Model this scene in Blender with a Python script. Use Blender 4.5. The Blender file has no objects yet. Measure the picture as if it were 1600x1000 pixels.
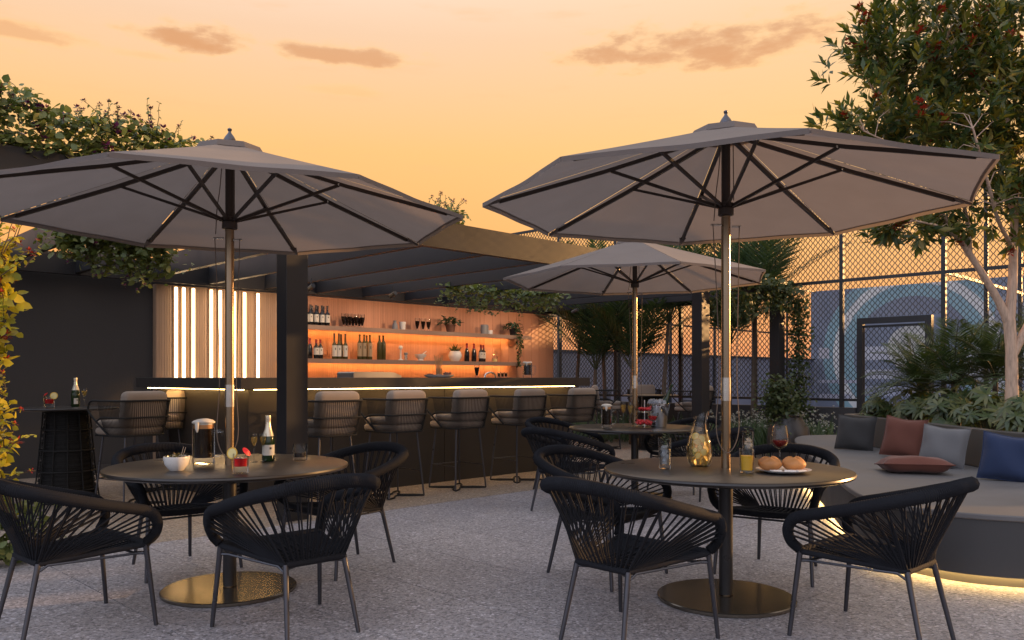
import bpy, math, random
from mathutils import Vector, Matrix, Euler
R = math.radians
PI = math.pi
random.seed(7)
SC = bpy.context.scene
COL = SC.collection

# ------------------------------------------------------------------ camera
EYE = 1.2
F = 1277.0                       # focal length in pixels of a 1600 px wide picture
cam = bpy.data.cameras.new('camera')
cam.sensor_width = 36.0
cam.lens = 36.0 * F / 1600.0
cam.shift_y = 90.0 / 1600.0      # level camera, rising lens: uprights stay upright
cam.clip_start = 0.05
cam.clip_end = 3000
cam_ob = bpy.data.objects.new('camera', cam)
COL.objects.link(cam_ob)
cam_ob.location = (0, 0, EYE)
cam_ob.rotation_euler = (R(90), 0, 0)
SC.camera = cam_ob

# ------------------------------------------------------------------ sky
SUN_EL = R(7.5)
SUN_H = Vector((0.925, 0.38)).normalized()       # low sun from the right
world = bpy.data.worlds.new('World')
SC.world = world
world.use_nodes = True
wt = world.node_tree
wt.nodes.clear()
def N(t, kind, **kw):
    n = t.nodes.new(kind)
    for k, v in kw.items():
        setattr(n, k, v)
    return n
def link(t, a, b):
    t.links.new(a, b)
def math_(t, op, a, b=None, clamp=False):
    n = N(t, 'ShaderNodeMath', operation=op, use_clamp=clamp)
    for i, v in enumerate((a, b)):
        if v is None: continue
        if isinstance(v, (int, float)): n.inputs[i].default_value = v
        else: link(t, v, n.inputs[i])
    return n.outputs[0]
def smooth_(t, v, lo, hi):
    n = N(t, 'ShaderNodeMapRange', interpolation_type='SMOOTHSTEP')
    link(t, v, n.inputs['Value'])
    n.inputs['From Min'].default_value = lo
    n.inputs['From Max'].default_value = hi
    return n.outputs['Result']
def mixc(t, fac, a, b, blend='MIX'):
    n = N(t, 'ShaderNodeMix', data_type='RGBA', blend_type=blend)
    if isinstance(fac, (int, float)): n.inputs[0].default_value = fac
    else: link(t, fac, n.inputs[0])
    for i, v in ((6, a), (7, b)):
        if isinstance(v, (tuple, list)): n.inputs[i].default_value = (*v[:3], 1)
        else: link(t, v, n.inputs[i])
    return n.outputs[2]
def ramp_(t, fac, stops, interp='LINEAR'):
    n = N(t, 'ShaderNodeValToRGB')
    n.color_ramp.interpolation = interp
    el = n.color_ramp.elements
    while len(el) > 1: el.remove(el[-1])
    el[0].position = stops[0][0]; el[0].color = (*stops[0][1], 1)
    for p, c in stops[1:]:
        e = el.new(p); e.color = (*c, 1)
    if fac is not None: link(t, fac, n.inputs[0])
    return n.outputs[0]
tc = N(wt, 'ShaderNodeTexCoord')
sep = N(wt, 'ShaderNodeSeparateXYZ')
link(wt, tc.outputs['Generated'], sep.inputs[0])
dx, dy, dz = sep.outputs
el = math_(wt, 'ARCSINE', math_(wt, 'MAXIMUM', math_(wt, 'MINIMUM', dz, 1.0), -1.0))
az = math_(wt, 'ARCTAN2', dx, dy)                 # 0 straight ahead, + to the right
eln = math_(wt, 'DIVIDE', el, PI / 2, True)
west = ramp_(wt, eln, [(0.0, (.72, .26, .115)), (.045, (.87, .37, .135)), (.10, (.91, .425, .132)), (.17, (.885, .505, .192)),
                       (.25, (.825, .555, .365)), (.34, (.92, .76, .66)), (.50, (.95, .97, 1.06)), (1.0, (.95, 1.06, 1.34))])
east = ramp_(wt, eln, [(0.0, (.66, .66, .78)), (.12, (.96, .98, 1.16)), (.35, (1.04, 1.12, 1.38)), (1.0, (.95, 1.06, 1.34))])
# warm half of the sky faces the sun and the view, cool half lies behind
warm = smooth_(wt, math_(wt, 'ADD', math_(wt, 'MULTIPLY', dx, 0.45), math_(wt, 'MULTIPLY', dy, 0.89)), -0.55, 0.35)
skyc = mixc(wt, warm, east, west)
# a paler glow to the right of the view
glow = math_(wt, 'MULTIPLY', smooth_(wt, az, -0.3, 0.45), smooth_(wt, el, 0.03, 0.18))
skyc = mixc(wt, math_(wt, 'MULTIPLY', glow, 0.32), skyc, (.92, .60, .265))
# thin streaky dusk clouds: noise in (azimuth, elevation) plus individual cloud banks
cmb = N(wt, 'ShaderNodeCombineXYZ')
link(wt, math_(wt, 'MULTIPLY', az, 3.0), cmb.inputs[0]); link(wt, math_(wt, 'MULTIPLY', el, 17.0), cmb.inputs[1])
nz = N(wt, 'ShaderNodeTexNoise'); nz.inputs['Scale'].default_value = 2.2; nz.inputs['Detail'].default_value = 7; nz.inputs['Roughness'].default_value = .58
link(wt, cmb.outputs[0], nz.inputs['Vector'])
nfac = math_(wt, 'SUBTRACT', nz.outputs['Fac'], 0.5)
cmb2 = N(wt, 'ShaderNodeCombineXYZ')
link(wt, math_(wt, 'MULTIPLY', az, 11.0), cmb2.inputs[0]); link(wt, math_(wt, 'MULTIPLY', el, 26.0), cmb2.inputs[1])
nz2 = N(wt, 'ShaderNodeTexNoise'); nz2.inputs['Scale'].default_value = 2.0; nz2.inputs['Detail'].default_value = 6; nz2.inputs['Roughness'].default_value = .55
link(wt, cmb2.outputs[0], nz2.inputs['Vector'])
nfac2 = math_(wt, 'SUBTRACT', nz2.outputs['Fac'], 0.5)
# azimuth, elevation, half width, half height, density
CLOUDS = [(-.375, .366, .088, .028, 1.0), (-.205, .366, .118, .020, .85), (-.235, .437, .07, .016, .9), (.235, .371, .20, .042, .95),
          (-.545, .345, .11, .014, .6), (-.62, .33, .12, .012, .55), (-.42, .345, .06, .010, .35), (-.20, .33, .06, .010, .30),
          (.95, .30, .2, .03, .7), (-1.1, .33, .25, .035, .7), (1.5, .45, .3, .05, .6), (-1.7, .5, .4, .06, .5)]
tot = None; topl = None
for ca, ce, wa, we, den in CLOUDS:
    u = math_(wt, 'DIVIDE', math_(wt, 'SUBTRACT', az, ca), wa)
    v = math_(wt, 'DIVIDE', math_(wt, 'SUBTRACT', el, ce), we)
    vb = math_(wt, 'MULTIPLY', math_(wt, 'MINIMUM', v, 0.0), 0.7)       # flatter underside
    v2 = math_(wt, 'ADD', v, vb)
    d = math_(wt, 'SQRT', math_(wt, 'ADD', math_(wt, 'MULTIPLY', u, u), math_(wt, 'MULTIPLY', v2, v2)))
    d = math_(wt, 'ADD', math_(wt, 'SUBTRACT', 1.0, d), math_(wt, 'ADD', math_(wt, 'MULTIPLY', nfac2, 1.7), math_(wt, 'MULTIPLY', nfac, 1.0)))
    m = math_(wt, 'MULTIPLY', smooth_(wt, d, 0.05, 0.85), den)
    tot = m if tot is None else math_(wt, 'MAXIMUM', tot, m)
wisps = math_(wt, 'MULTIPLY', smooth_(wt, nz.outputs['Fac'], 0.54, 0.78), 0.30)
skyc = mixc(wt, wisps, skyc, (.86, .46, .21))
cloudc = ramp_(wt, eln, [(0, (.60, .27, .13)), (.2, (.70, .33, .14)), (.25, (.64, .34, .175)), (1, (.42, .36, .36))])
cloudc = mixc(wt, smooth_(wt, tot, 0.10, 0.75), (1.0, .56, .21), cloudc)      # thin edges catch the sun
skyc = mixc(wt, tot, skyc, cloudc)
# physical sky underneath: it takes over towards the zenith
nish = N(wt, 'ShaderNodeTexSky', sky_type='NISHITA', sun_disc=False)
nish.sun_elevation = SUN_EL
nish.sun_rotation = math.atan2(SUN_H.x, SUN_H.y)
nishc = N(wt, 'ShaderNodeVectorMath', operation='SCALE')
link(wt, nish.outputs[0], nishc.inputs[0]); nishc.inputs['Scale'].default_value = 0.09
skyc = mixc(wt, math_(wt, 'MULTIPLY', smooth_(wt, el, 0.55, 1.3), 0.20), skyc, nishc.outputs[0])
bg = N(wt, 'ShaderNodeBackground'); bg.inputs['Strength'].default_value = 1.0
link(wt, skyc, bg.inputs['Color'])
wo = N(wt, 'ShaderNodeOutputWorld'); link(wt, bg.outputs[0], wo.inputs[0])

# ------------------------------------------------------------------ sun
sl = bpy.data.lights.new('sun', 'SUN'); sl.energy = 4.6; sl.angle = R(0.8); sl.color = (1.0, .53, .20)
so = bpy.data.objects.new('sun', sl); COL.objects.link(so)
sdir = Vector((SUN_H.x * math.cos(SUN_EL), SUN_H.y * math.cos(SUN_EL), math.sin(SUN_EL)))
so.rotation_euler = sdir.to_track_quat('Z', 'Y').to_euler()
so.location = sdir * 40

SC.view_settings.view_transform = 'Standard'
SC.view_settings.look = 'None'
SC.view_settings.exposure = 0.26
SC.view_settings.gamma = 1.0
SC.view_settings.use_curve_mapping = False
SC.render.engine = 'CYCLES'
SC.cycles.use_denoising = True
SC.cycles.max_bounces = 8
SC.cycles.diffuse_bounces = 4
SC.cycles.glossy_bounces = 4
SC.cycles.transmission_bounces = 8
SC.cycles.transparent_max_bounces = 8
SC.cycles.caustics_reflective = False
SC.cycles.caustics_refractive = False
SC.cycles.sample_clamp_indirect = 6.0

# ------------------------------------------------------------------ materials
def mat_base(name):
    m = bpy.data.materials.new(name); m.use_nodes = True
    t = m.node_tree
    return m, t, t.nodes['Principled BSDF']
def mat(name, col, rough=.6, metal=0., var=.12, vscale=6., bump=0., bscale=60., rvar=.08, spec=None, coat=0., world_pos=False, sheen=0.):
    m, t, p = mat_base(name)
    co = N(t, 'ShaderNodeTexCoord')
    vec = co.outputs['Object']
    if world_pos:
        vec = N(t, 'ShaderNodeNewGeometry').outputs['Position']
    n = N(t, 'ShaderNodeTexNoise'); n.inputs['Scale'].default_value = vscale; n.inputs['Detail'].default_value = 5
    link(t, vec, n.inputs['Vector'])
    lo = tuple(c * (1 - var) for c in col); hi = tuple(min(1, c * (1 + var)) for c in col)
    c = ramp_(t, n.outputs['Fac'], [(.3, lo), (.7, hi)])
    link(t, c, p.inputs['Base Color'])
    mr = N(t, 'ShaderNodeMapRange'); link(t, n.outputs['Fac'], mr.inputs[0])
    mr.inputs[1].default_value = .3; mr.inputs[2].default_value = .7
    mr.inputs[3].default_value = max(0.02, rough - rvar); mr.inputs[4].default_value = min(1, rough + rvar)
    link(t, mr.outputs[0], p.inputs['Roughness'])
    p.inputs['Metallic'].default_value = metal
    if spec is not None: p.inputs['Specular IOR Level'].default_value = spec
    if coat: p.inputs['Coat Weight'].default_value = coat; p.inputs['Coat Roughness'].default_value = .15
    if sheen: p.inputs['Sheen Weight'].default_value = sheen
    if bump:
        b = N(t, 'ShaderNodeTexNoise'); b.inputs['Scale'].default_value = bscale; b.inputs['Detail'].default_value = 4
        link(t, vec, b.inputs['Vector'])
        bn = N(t, 'ShaderNodeBump'); bn.inputs['Strength'].default_value = bump; bn.inputs['Distance'].default_value = .004
        link(t, b.outputs['Fac'], bn.inputs['Height']); link(t, bn.outputs[0], p.inputs['Normal'])
    return m
def mat_emit(name, col, strength):
    m, t, p = mat_base(name)
    p.inputs['Base Color'].default_value = (*col, 1)
    p.inputs['Emission Color'].default_value = (*col, 1)
    p.inputs['Emission Strength'].default_value = strength
    return m
def mat_glass(name, tint=(.97, .98, .98), body=0., bcol=(.8, .8, .8), edge=.17, rough=.02):
    """thin clear wall: see-through with a grazing sheen; body adds a little milky or coloured substance"""
    m, t, p = mat_base(name)
    t.nodes.remove(p)
    tr = N(t, 'ShaderNodeBsdfTransparent'); tr.inputs[0].default_value = (*tint, 1)
    gl = N(t, 'ShaderNodeBsdfGlossy'); gl.inputs['Roughness'].default_value = rough
    lw = N(t, 'ShaderNodeLayerWeight'); lw.inputs['Blend'].default_value = edge
    mx = N(t, 'ShaderNodeMixShader')
    link(t, math_(t, 'ADD', math_(t, 'MULTIPLY', lw.outputs['Fresnel'], .8), .015), mx.inputs[0])
    src = tr.outputs[0]
    if body:
        d = N(t, 'ShaderNodeBsdfDiffuse'); d.inputs[0].default_value = (*bcol, 1)
        tl = N(t, 'ShaderNodeBsdfTranslucent'); tl.inputs[0].default_value = (*bcol, 1)
        m0 = N(t, 'ShaderNodeMixShader'); m0.inputs[0].default_value = .5; link(t, d.outputs[0], m0.inputs[1]); link(t, tl.outputs[0], m0.inputs[2])
        m1 = N(t, 'ShaderNodeMixShader'); m1.inputs[0].default_value = body; link(t, tr.outputs[0], m1.inputs[1]); link(t, m0.outputs[0], m1.inputs[2])
        src = m1.outputs[0]
    link(t, src, mx.inputs[1]); link(t, gl.outputs[0], mx.inputs[2])
    link(t, mx.outputs[0], t.nodes['Material Output'].inputs['Surface'])
    return m
def mat_leaf(name, cols, trans=.35, rough=.45):
    m, t, p = mat_base(name)
    g = N(t, 'ShaderNodeNewGeometry')
    st = [(i / max(1, len(cols) - 1), c) for i, c in enumerate(cols)]
    c = ramp_(t, g.outputs['Random Per Island'], st)
    link(t, c, p.inputs['Base Color'])
    p.inputs['Roughness'].default_value = rough
    tr = N(t, 'ShaderNodeBsdfTranslucent')
    c2 = mixc(t, 1.0, c, (1.0, .95, .35), 'MULTIPLY')
    link(t, c2, tr.inputs['Color'])
    mx = N(t, 'ShaderNodeMixShader'); mx.inputs[0].default_value = trans
    link(t, p.outputs[0], mx.inputs[1]); link(t, tr.outputs[0], mx.inputs[2])
    link(t, mx.outputs[0], t.nodes['Material Output'].inputs['Surface'])
    return m
def mat_terrazzo(name, base, warm):
    m, t, p = mat_base(name)
    g = N(t, 'ShaderNodeNewGeometry'); oi = N(t, 'ShaderNodeObjectInfo')
    off = N(t, 'ShaderNodeVectorMath', operation='SCALE'); off.inputs[0].default_value = (13., 7., 3.); link(t, oi.outputs['Random'], off.inputs['Scale'])
    ad = N(t, 'ShaderNodeVectorMath', operation='ADD'); link(t, g.outputs['Position'], ad.inputs[0]); link(t, off.outputs[0], ad.inputs[1])
    v = N(t, 'ShaderNodeTexVoronoi'); v.inputs['Scale'].default_value = 74; v.inputs['Randomness'].default_value = 1
    link(t, ad.outputs[0], v.inputs['Vector'])
    s = N(t, 'ShaderNodeSeparateColor'); link(t, v.outputs['Color'], s.inputs[0])
    b = base
    k = lambda f, w=(1, 1, 1): tuple(b[i] * f * w[i] for i in range(3))
    chips = ramp_(t, s.outputs[0], [(0, k(.22)), (.13, k(.60)), (.27, k(.85, warm)), (.45, k(1.02)), (.66, k(1.2, warm)), (.82, k(1.45)), (.90, k(.40)), (.95, k(2.3))], 'CONSTANT')
    v2 = N(t, 'ShaderNodeTexVoronoi'); v2.inputs['Scale'].default_value = 140; link(t, ad.outputs[0], v2.inputs['Vector'])
    s2 = N(t, 'ShaderNodeSeparateColor'); link(t, v2.outputs['Color'], s2.inputs[0])
    fine = ramp_(t, s2.outputs[1], [(0, k(.5)), (.2, k(.9)), (.6, k(1.1)), (.88, k(1.9))], 'CONSTANT')
    n = N(t, 'ShaderNodeTexNoise'); n.inputs['Scale'].default_value = 1.1; n.inputs['Detail'].default_value = 5; link(t, g.outputs['Position'], n.inputs['Vector'])
    c = mixc(t, .42, chips, fine)
    stain = ramp_(t, n.outputs['Fac'], [(.28, (.82, .82, .84)), (.5, (1, 1, 1)), (.72, (1.08, 1.07, 1.05))])
    c = mixc(t, 1.0, c, stain, 'MULTIPLY')
    tone = N(t, 'ShaderNodeMapRange'); link(t, oi.outputs['Random'], tone.inputs[0]); tone.inputs[3].default_value = .94; tone.inputs[4].default_value = 1.05
    cs = N(t, 'ShaderNodeVectorMath', operation='SCALE'); link(t, c, cs.inputs[0]); link(t, tone.outputs[0], cs.inputs['Scale'])
    link(t, cs.outputs[0], p.inputs['Base Color'])
    rr = N(t, 'ShaderNodeMapRange'); link(t, n.outputs['Fac'], rr.inputs[0]); rr.inputs[3].default_value = .38; rr.inputs[4].default_value = .68
    link(t, rr.outputs[0], p.inputs['Roughness'])
    bn = N(t, 'ShaderNodeBump'); bn.inputs['Strength'].default_value = .25; bn.inputs['Distance'].default_value = .002
    link(t, s.outputs[1], bn.inputs['Height']); link(t, bn.outputs[0], p.inputs['Normal'])
    return m
def mat_wood_slat(name, col):
    m, t, p = mat_base(name)
    g = N(t, 'ShaderNodeNewGeometry'); co = N(t, 'ShaderNodeTexCoord')
    mp = N(t, 'ShaderNodeMapping'); mp.inputs['Scale'].default_value = (9, 9, .8); link(t, co.outputs['Object'], mp.inputs[0])
    n = N(t, 'ShaderNodeTexNoise'); n.inputs['Scale'].default_value = 6; n.inputs['Detail'].default_value = 6; link(t, mp.outputs[0], n.inputs['Vector'])
    a = math_(t, 'ADD', math_(t, 'MULTIPLY', g.outputs['Random Per Island'], .5), math_(t, 'MULTIPLY', n.outputs['Fac'], .5))
    c = ramp_(t, a, [(.15, tuple(x * .90 for x in col)), (.55, col), (.9, tuple(min(1, x * 1.10) for x in col))])
    link(t, c, p.inputs['Base Color']); p.inputs['Roughness'].default_value = .5
    return m
def mat_fabric(name, col, var=.1, weave=420, rough=.85, bump=.3, trans=0.):
    m, t, p = mat_base(name)
    co = N(t, 'ShaderNodeTexCoord')
    n = N(t, 'ShaderNodeTexNoise'); n.inputs['Scale'].default_value = 5; n.inputs['Detail'].default_value = 5; link(t, co.outputs['Object'], n.inputs['Vector'])
    n2 = N(t, 'ShaderNodeTexNoise'); n2.inputs['Scale'].default_value = weave; n2.inputs['Detail'].default_value = 2; link(t, co.outputs['Object'], n2.inputs['Vector'])
    f = math_(t, 'ADD', math_(t, 'MULTIPLY', n.outputs['Fac'], .6), math_(t, 'MULTIPLY', n2.outputs['Fac'], .4))
    c = ramp_(t, f, [(.3, tuple(x * (1 - var) for x in col)), (.7, tuple(min(1, x * (1 + var)) for x in col))])
    link(t, c, p.inputs['Base Color']); p.inputs['Roughness'].default_value = rough; p.inputs['Sheen Weight'].default_value = .15
    p.inputs['Specular IOR Level'].default_value = .25
    bn = N(t, 'ShaderNodeBump'); bn.inputs['Strength'].default_value = bump; bn.inputs['Distance'].default_value = .002
    link(t, f, bn.inputs['Height']); link(t, bn.outputs[0], p.inputs['Normal'])
    if trans:
        tr = N(t, 'ShaderNodeBsdfTranslucent'); link(t, c, tr.inputs['Color'])
        mx = N(t, 'ShaderNodeMixShader'); mx.inputs[0].default_value = trans
        link(t, p.outputs[0], mx.inputs[1]); link(t, tr.outputs[0], mx.inputs[2])
        link(t, mx.outputs[0], t.nodes['Material Output'].inputs['Surface'])
    return m
def mat_bark(name, col):
    m, t, p = mat_base(name)
    co = N(t, 'ShaderNodeTexCoord')
    mp = N(t, 'ShaderNodeMapping'); mp.inputs['Scale'].default_value = (14, 14, 2.2); link(t, co.outputs['Object'], mp.inputs[0])
    n = N(t, 'ShaderNodeTexNoise'); n.inputs['Scale'].default_value = 3; n.inputs['Detail'].default_value = 8; n.inputs['Roughness'].default_value = .65; link(t, mp.outputs[0], n.inputs['Vector'])
    c = ramp_(t, n.outputs['Fac'], [(.28, tuple(x * .55 for x in col)), (.5, col), (.75, tuple(x * 1.25 for x in col))])
    link(t, c, p.inputs['Base Color']); p.inputs['Roughness'].default_value = .85
    bn = N(t, 'ShaderNodeBump'); bn.inputs['Strength'].default_value = .6; bn.inputs['Distance'].default_value = .01
    link(t, n.outputs['Fac'], bn.inputs['Height']); link(t, bn.outputs[0], p.inputs['Normal'])
    return m

M = {}
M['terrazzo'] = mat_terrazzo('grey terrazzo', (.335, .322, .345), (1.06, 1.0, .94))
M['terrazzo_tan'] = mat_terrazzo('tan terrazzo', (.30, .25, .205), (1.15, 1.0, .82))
M['joint'] = mat('joint', (.05, .05, .05), .9)
M['ground'] = mat('ground', (.12, .11, .10), .9, var=.25, vscale=.3)
M['court'] = mat('court floor', (.085, .10, .17), .75, var=.1, vscale=.6)
M['white_line'] = mat('court line', (.7, .7, .7), .7)
M['dark_wall'] = mat('charcoal render', (.040, .038, .039), .78, var=.14, vscale=1.3, bump=.25, bscale=45)
M['steel_dark'] = mat('dark powder coat', (.052, .050, .052), .42, var=.10, vscale=4, spec=.5)
M['beam'] = mat('pergola powder coat', (.018, .018, .020), .45, var=.10, vscale=2.2, spec=.28)
M['slat'] = mat_wood_slat('salmon timber', (.56, .265, .155))
M['slat_light'] = mat_wood_slat('pale timber', (.42, .275, .18))
M['shelf'] = mat_wood_slat('shelf timber', (.26, .17, .125))
M['counter'] = mat('bronze counter laminate', (.036, .032, .030), .42, var=.16, vscale=1.6, spec=.3)
M['counter_top'] = mat('counter slab', (.046, .040, .036), .40, var=.12, vscale=5, spec=.3)
M['led_bar'] = mat_emit('vertical light bar', (1.0, .72, .40), 5.5)
M['led_shelf'] = mat_emit('shelf light', (1.0, .47, .13), 44.0)
M['led_counter'] = mat_emit('counter light', (1.0, .58, .20), 24.0)
M['led_bench'] = mat_emit('bench light', (1.0, .62, .20), 34)
M['canopy'] = mat_fabric('taupe canvas', (.255, .215, .195), var=.07, weave=260, rough=.9, bump=.45, trans=.40)
M['rib'] = mat('dark bronze rib', (.055, .040, .033), .42, metal=.25)
M['pole'] = mat('bronze pole', (.26, .19, .12), .24, metal=.9, var=.06, vscale=3)
M['sleeve'] = mat('brushed steel', (.55, .50, .43), .28, metal=.9, var=.05)
M['finial'] = mat('finial', (.10, .10, .115), .25, metal=.6)
M['cord'] = mat('cord', (.16, .12, .09), .8)
M['table'] = mat('dark table laminate', (.026, .022, .020), .30, var=.05, vscale=3, rvar=.03)
M['table_metal'] = mat('black steel', (.028, .026, .026), .34, metal=.3, var=.04)
M['base_metal'] = mat('satin base plate', (.16, .14, .115), .22, metal=.8, var=.02, rvar=.02)
M['rope'] = mat('charcoal rope', (.013, .014, .018), .82, var=.25, vscale=120, bump=.5, bscale=500, spec=.22)
M['leg'] = mat('gunmetal tube', (.075, .075, .085), .33, metal=.75, var=.08)
M['cushion'] = mat_fabric('taupe stool fabric', (.30, .24, .19))
M['weave'] = mat('black woven cord', (.016, .016, .016), .7, var=.2, vscale=60, spec=.25)
M['bench_top'] = mat('bench concrete', (.135, .13, .13), .55, var=.16, vscale=2.2, bump=.15, bscale=90)
M['bench_body'] = mat('bench body', (.050, .049, .050), .6, var=.12, vscale=2.5)
M['planter_wall'] = mat('planter render', (.075, .068, .058), .75, var=.16, vscale=2.5, bump=.25, bscale=70)
M['soil'] = mat('soil', (.035, .025, .018), .95, var=.4, vscale=12, bump=.8, bscale=30)
M['p_dark'] = mat_fabric('charcoal cushion cloth', (.050, .048, .047))
M['p_rust'] = mat_fabric('rust cushion cloth', (.150, .055, .038))
M['p_grey'] = mat_fabric('grey cushion cloth', (.15, .148, .15))
M['p_blue'] = mat_fabric('navy cushion cloth', (.022, .036, .085))
M['fence'] = mat('fence steel', (.022, .022, .024), .5, metal=.2)
M['bark'] = mat_bark('smooth bark', (.56, .39, .28))
M['bark_dark'] = mat_bark('palm bark', (.12, .09, .065))
M['stem'] = mat('green stem', (.06, .07, .03), .7)
M['stem_brown'] = mat('brown stem', (.11, .075, .045), .8)
M['leaf_tree'] = mat_leaf('tree leaves', [(.055, .092, .038), (.085, .13, .045), (.15, .175, .045), (.30, .24, .05)], .45, .27)
M['leaf_vine'] = mat_leaf('ivy leaves', [(.12, .17, .06), (.19, .24, .085), (.28, .30, .11)], .38)
M['leaf_yellow'] = mat_leaf('yellowing leaves', [(.18, .24, .04), (.46, .44, .05), (.72, .62, .06), (.66, .56, .05)], .42)
M['leaf_fatsia'] = mat_leaf('palmate leaves', [(.045, .075, .028), (.075, .105, .036), (.13, .14, .04)], .25, .34)
M['leaf_palm'] = mat_leaf('palm leaflets', [(.034, .066, .024), (.055, .095, .032), (.080, .12, .04)], .22, .45)
M['leaf_shrub'] = mat_leaf('shrub leaves', [(.05, .075, .025), (.08, .105, .035)], .3)
M['leaf_house'] = mat_leaf('house plant leaves', [(.03, .06, .02), (.06, .10, .03)], .25)
M['flower_purple'] = mat_leaf('purple flowers', [(.10, .022, .13), (.16, .035, .16), (.20, .04, .13)], .2)
M['flower_red'] = mat_leaf('red blossom', [(.36, .03, .02), (.50, .055, .025)], .25)
M['flower_white'] = mat_leaf('white blossom', [(.45, .45, .42), (.6, .6, .56)], .2)
M['glass'] = mat_glass('clear glass')
M['bottle_dark'] = mat('dark wine bottle', (.012, .012, .013), .10, var=.05, rvar=.02)
M['bottle_olive'] = mat('olive wine bottle', (.060, .052, .016), .10, var=.05, rvar=.02)
M['bottle_green'] = mat('sparkling wine bottle', (.014, .034, .010), .08, var=.05, rvar=.02)
M['label_white'] = mat('paper label', (.62, .58, .50), .7)
M['label_tan'] = mat('tan label', (.34, .25, .15), .7)
M['label_ink'] = mat('label ink', (.03, .025, .02), .7)
M['foil_red'] = mat('red foil', (.28, .02, .03), .35, metal=.3)
M['foil_dark'] = mat('dark foil', (.03, .025, .03), .35, metal=.3)
M['foil_gold'] = mat('pale foil', (.75, .68, .52), .32, metal=.5)
M['cola'] = mat('dark beer', (.016, .008, .004), .15, var=.1, rvar=.02, spec=.2)
M['foam'] = mat('beer foam', (.82, .76, .66), .8, bump=.4, bscale=220)
M['red_drink'] = mat_glass('red cocktail', (.9, .10, .10), .55, (.80, .03, .04), .08)
M['juice'] = mat('orange juice', (.85, .46, .03), .3)
M['wine_red'] = mat('red wine', (.20, .012, .012), .06, rvar=.02)
M['champagne'] = mat_glass('champagne', (.96, .84, .52), .25, (.9, .68, .26), .08)
M['water'] = mat_glass('water', (.96, .97, .98), .10, (.8, .85, .9), .08)
M['sangria'] = mat('white sangria', (.62, .50, .28), .25, var=.25, vscale=22)
M['citrus_rind'] = mat('lemon rind', (.75, .45, .04), .5)
M['citrus_pulp'] = mat('lemon pulp', (.80, .66, .28), .4)
M['citrus_green'] = mat('lime slice', (.20, .30, .05), .45)
M['ice'] = mat_glass('ice', (.92, .95, 1), .40, (.9, .94, 1), .25, .1)
M['ceramic'] = mat('white ceramic', (.72, .70, .67), .25, var=.04)
M['ceramic_grey'] = mat('grey ceramic', (.22, .22, .22), .5)
M['terracotta'] = mat('brown pot', (.16, .075, .05), .7)
M['salad'] = mat_leaf('salad', [(.07, .10, .025), (.14, .13, .05), (.20, .15, .08)], .1)
M['bread'] = mat('bread crust', (.55, .24, .075), .55, var=.35, vscale=9, bump=.3, bscale=40)
M['red_fruit'] = mat('red fruit', (.50, .02, .025), .3, var=.3, vscale=30)
M['steel_cover'] = mat('satin steel', (.42, .41, .42), .38, metal=.9, var=.04)
M['chrome'] = mat('polished steel', (.72, .72, .74), .16, metal=1., var=.04)
M['red_plastic'] = mat('red paper', (.60, .015, .03), .5)
M['wood_stick'] = mat('bread sticks', (.42, .25, .11), .7)
M['dark_pot'] = mat('dark pot', (.04, .035, .033), .4)
M['court_wall'] = mat('court side wall', (.13, .145, .20), .6, var=.08, vscale=.8)

# ------------------------------------------------------------------ mesh helpers
S2 = math.sqrt(.5)
def AB(a, b, z=0.):            # building axes: a runs right-and-away, b runs left-and-away (45 degrees to the view)
    return Vector(((a - b) * S2, (a + b) * S2, z))
def a_at(x, b):                # the a-coordinate seen at picture column x on the plane b = const
    r = (x - 800.) / F
    return (1 + r) / (1 - r) * b
def b_at(x, a):
    r = (x - 800.) / F
    return (1 - r) / (1 + r) * a
def catmull(pts, n=8, closed=False):
    pts = [Vector(p) for p in pts]
    out = []
    L = len(pts)
    rng = range(L) if closed else range(L - 1)
    for i in rng:
        p1 = pts[i]; p2 = pts[(i + 1) % L]
        p0 = pts[(i - 1) % L] if (closed or i > 0) else p1 * 2 - p2
        p3 = pts[(i + 2) % L] if (closed or i + 2 < L) else p2 * 2 - p1
        for k in range(n):
            t = k / n; t2 = t * t; t3 = t2 * t
            out.append(.5 * ((2 * p1) + (-p0 + p2) * t + (2 * p0 - 5 * p1 + 4 * p2 - p3) * t2 + (-p0 + 3 * p1 - 3 * p2 + p3) * t3))
    if not closed: out.append(pts[-1].copy())
    return out
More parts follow.
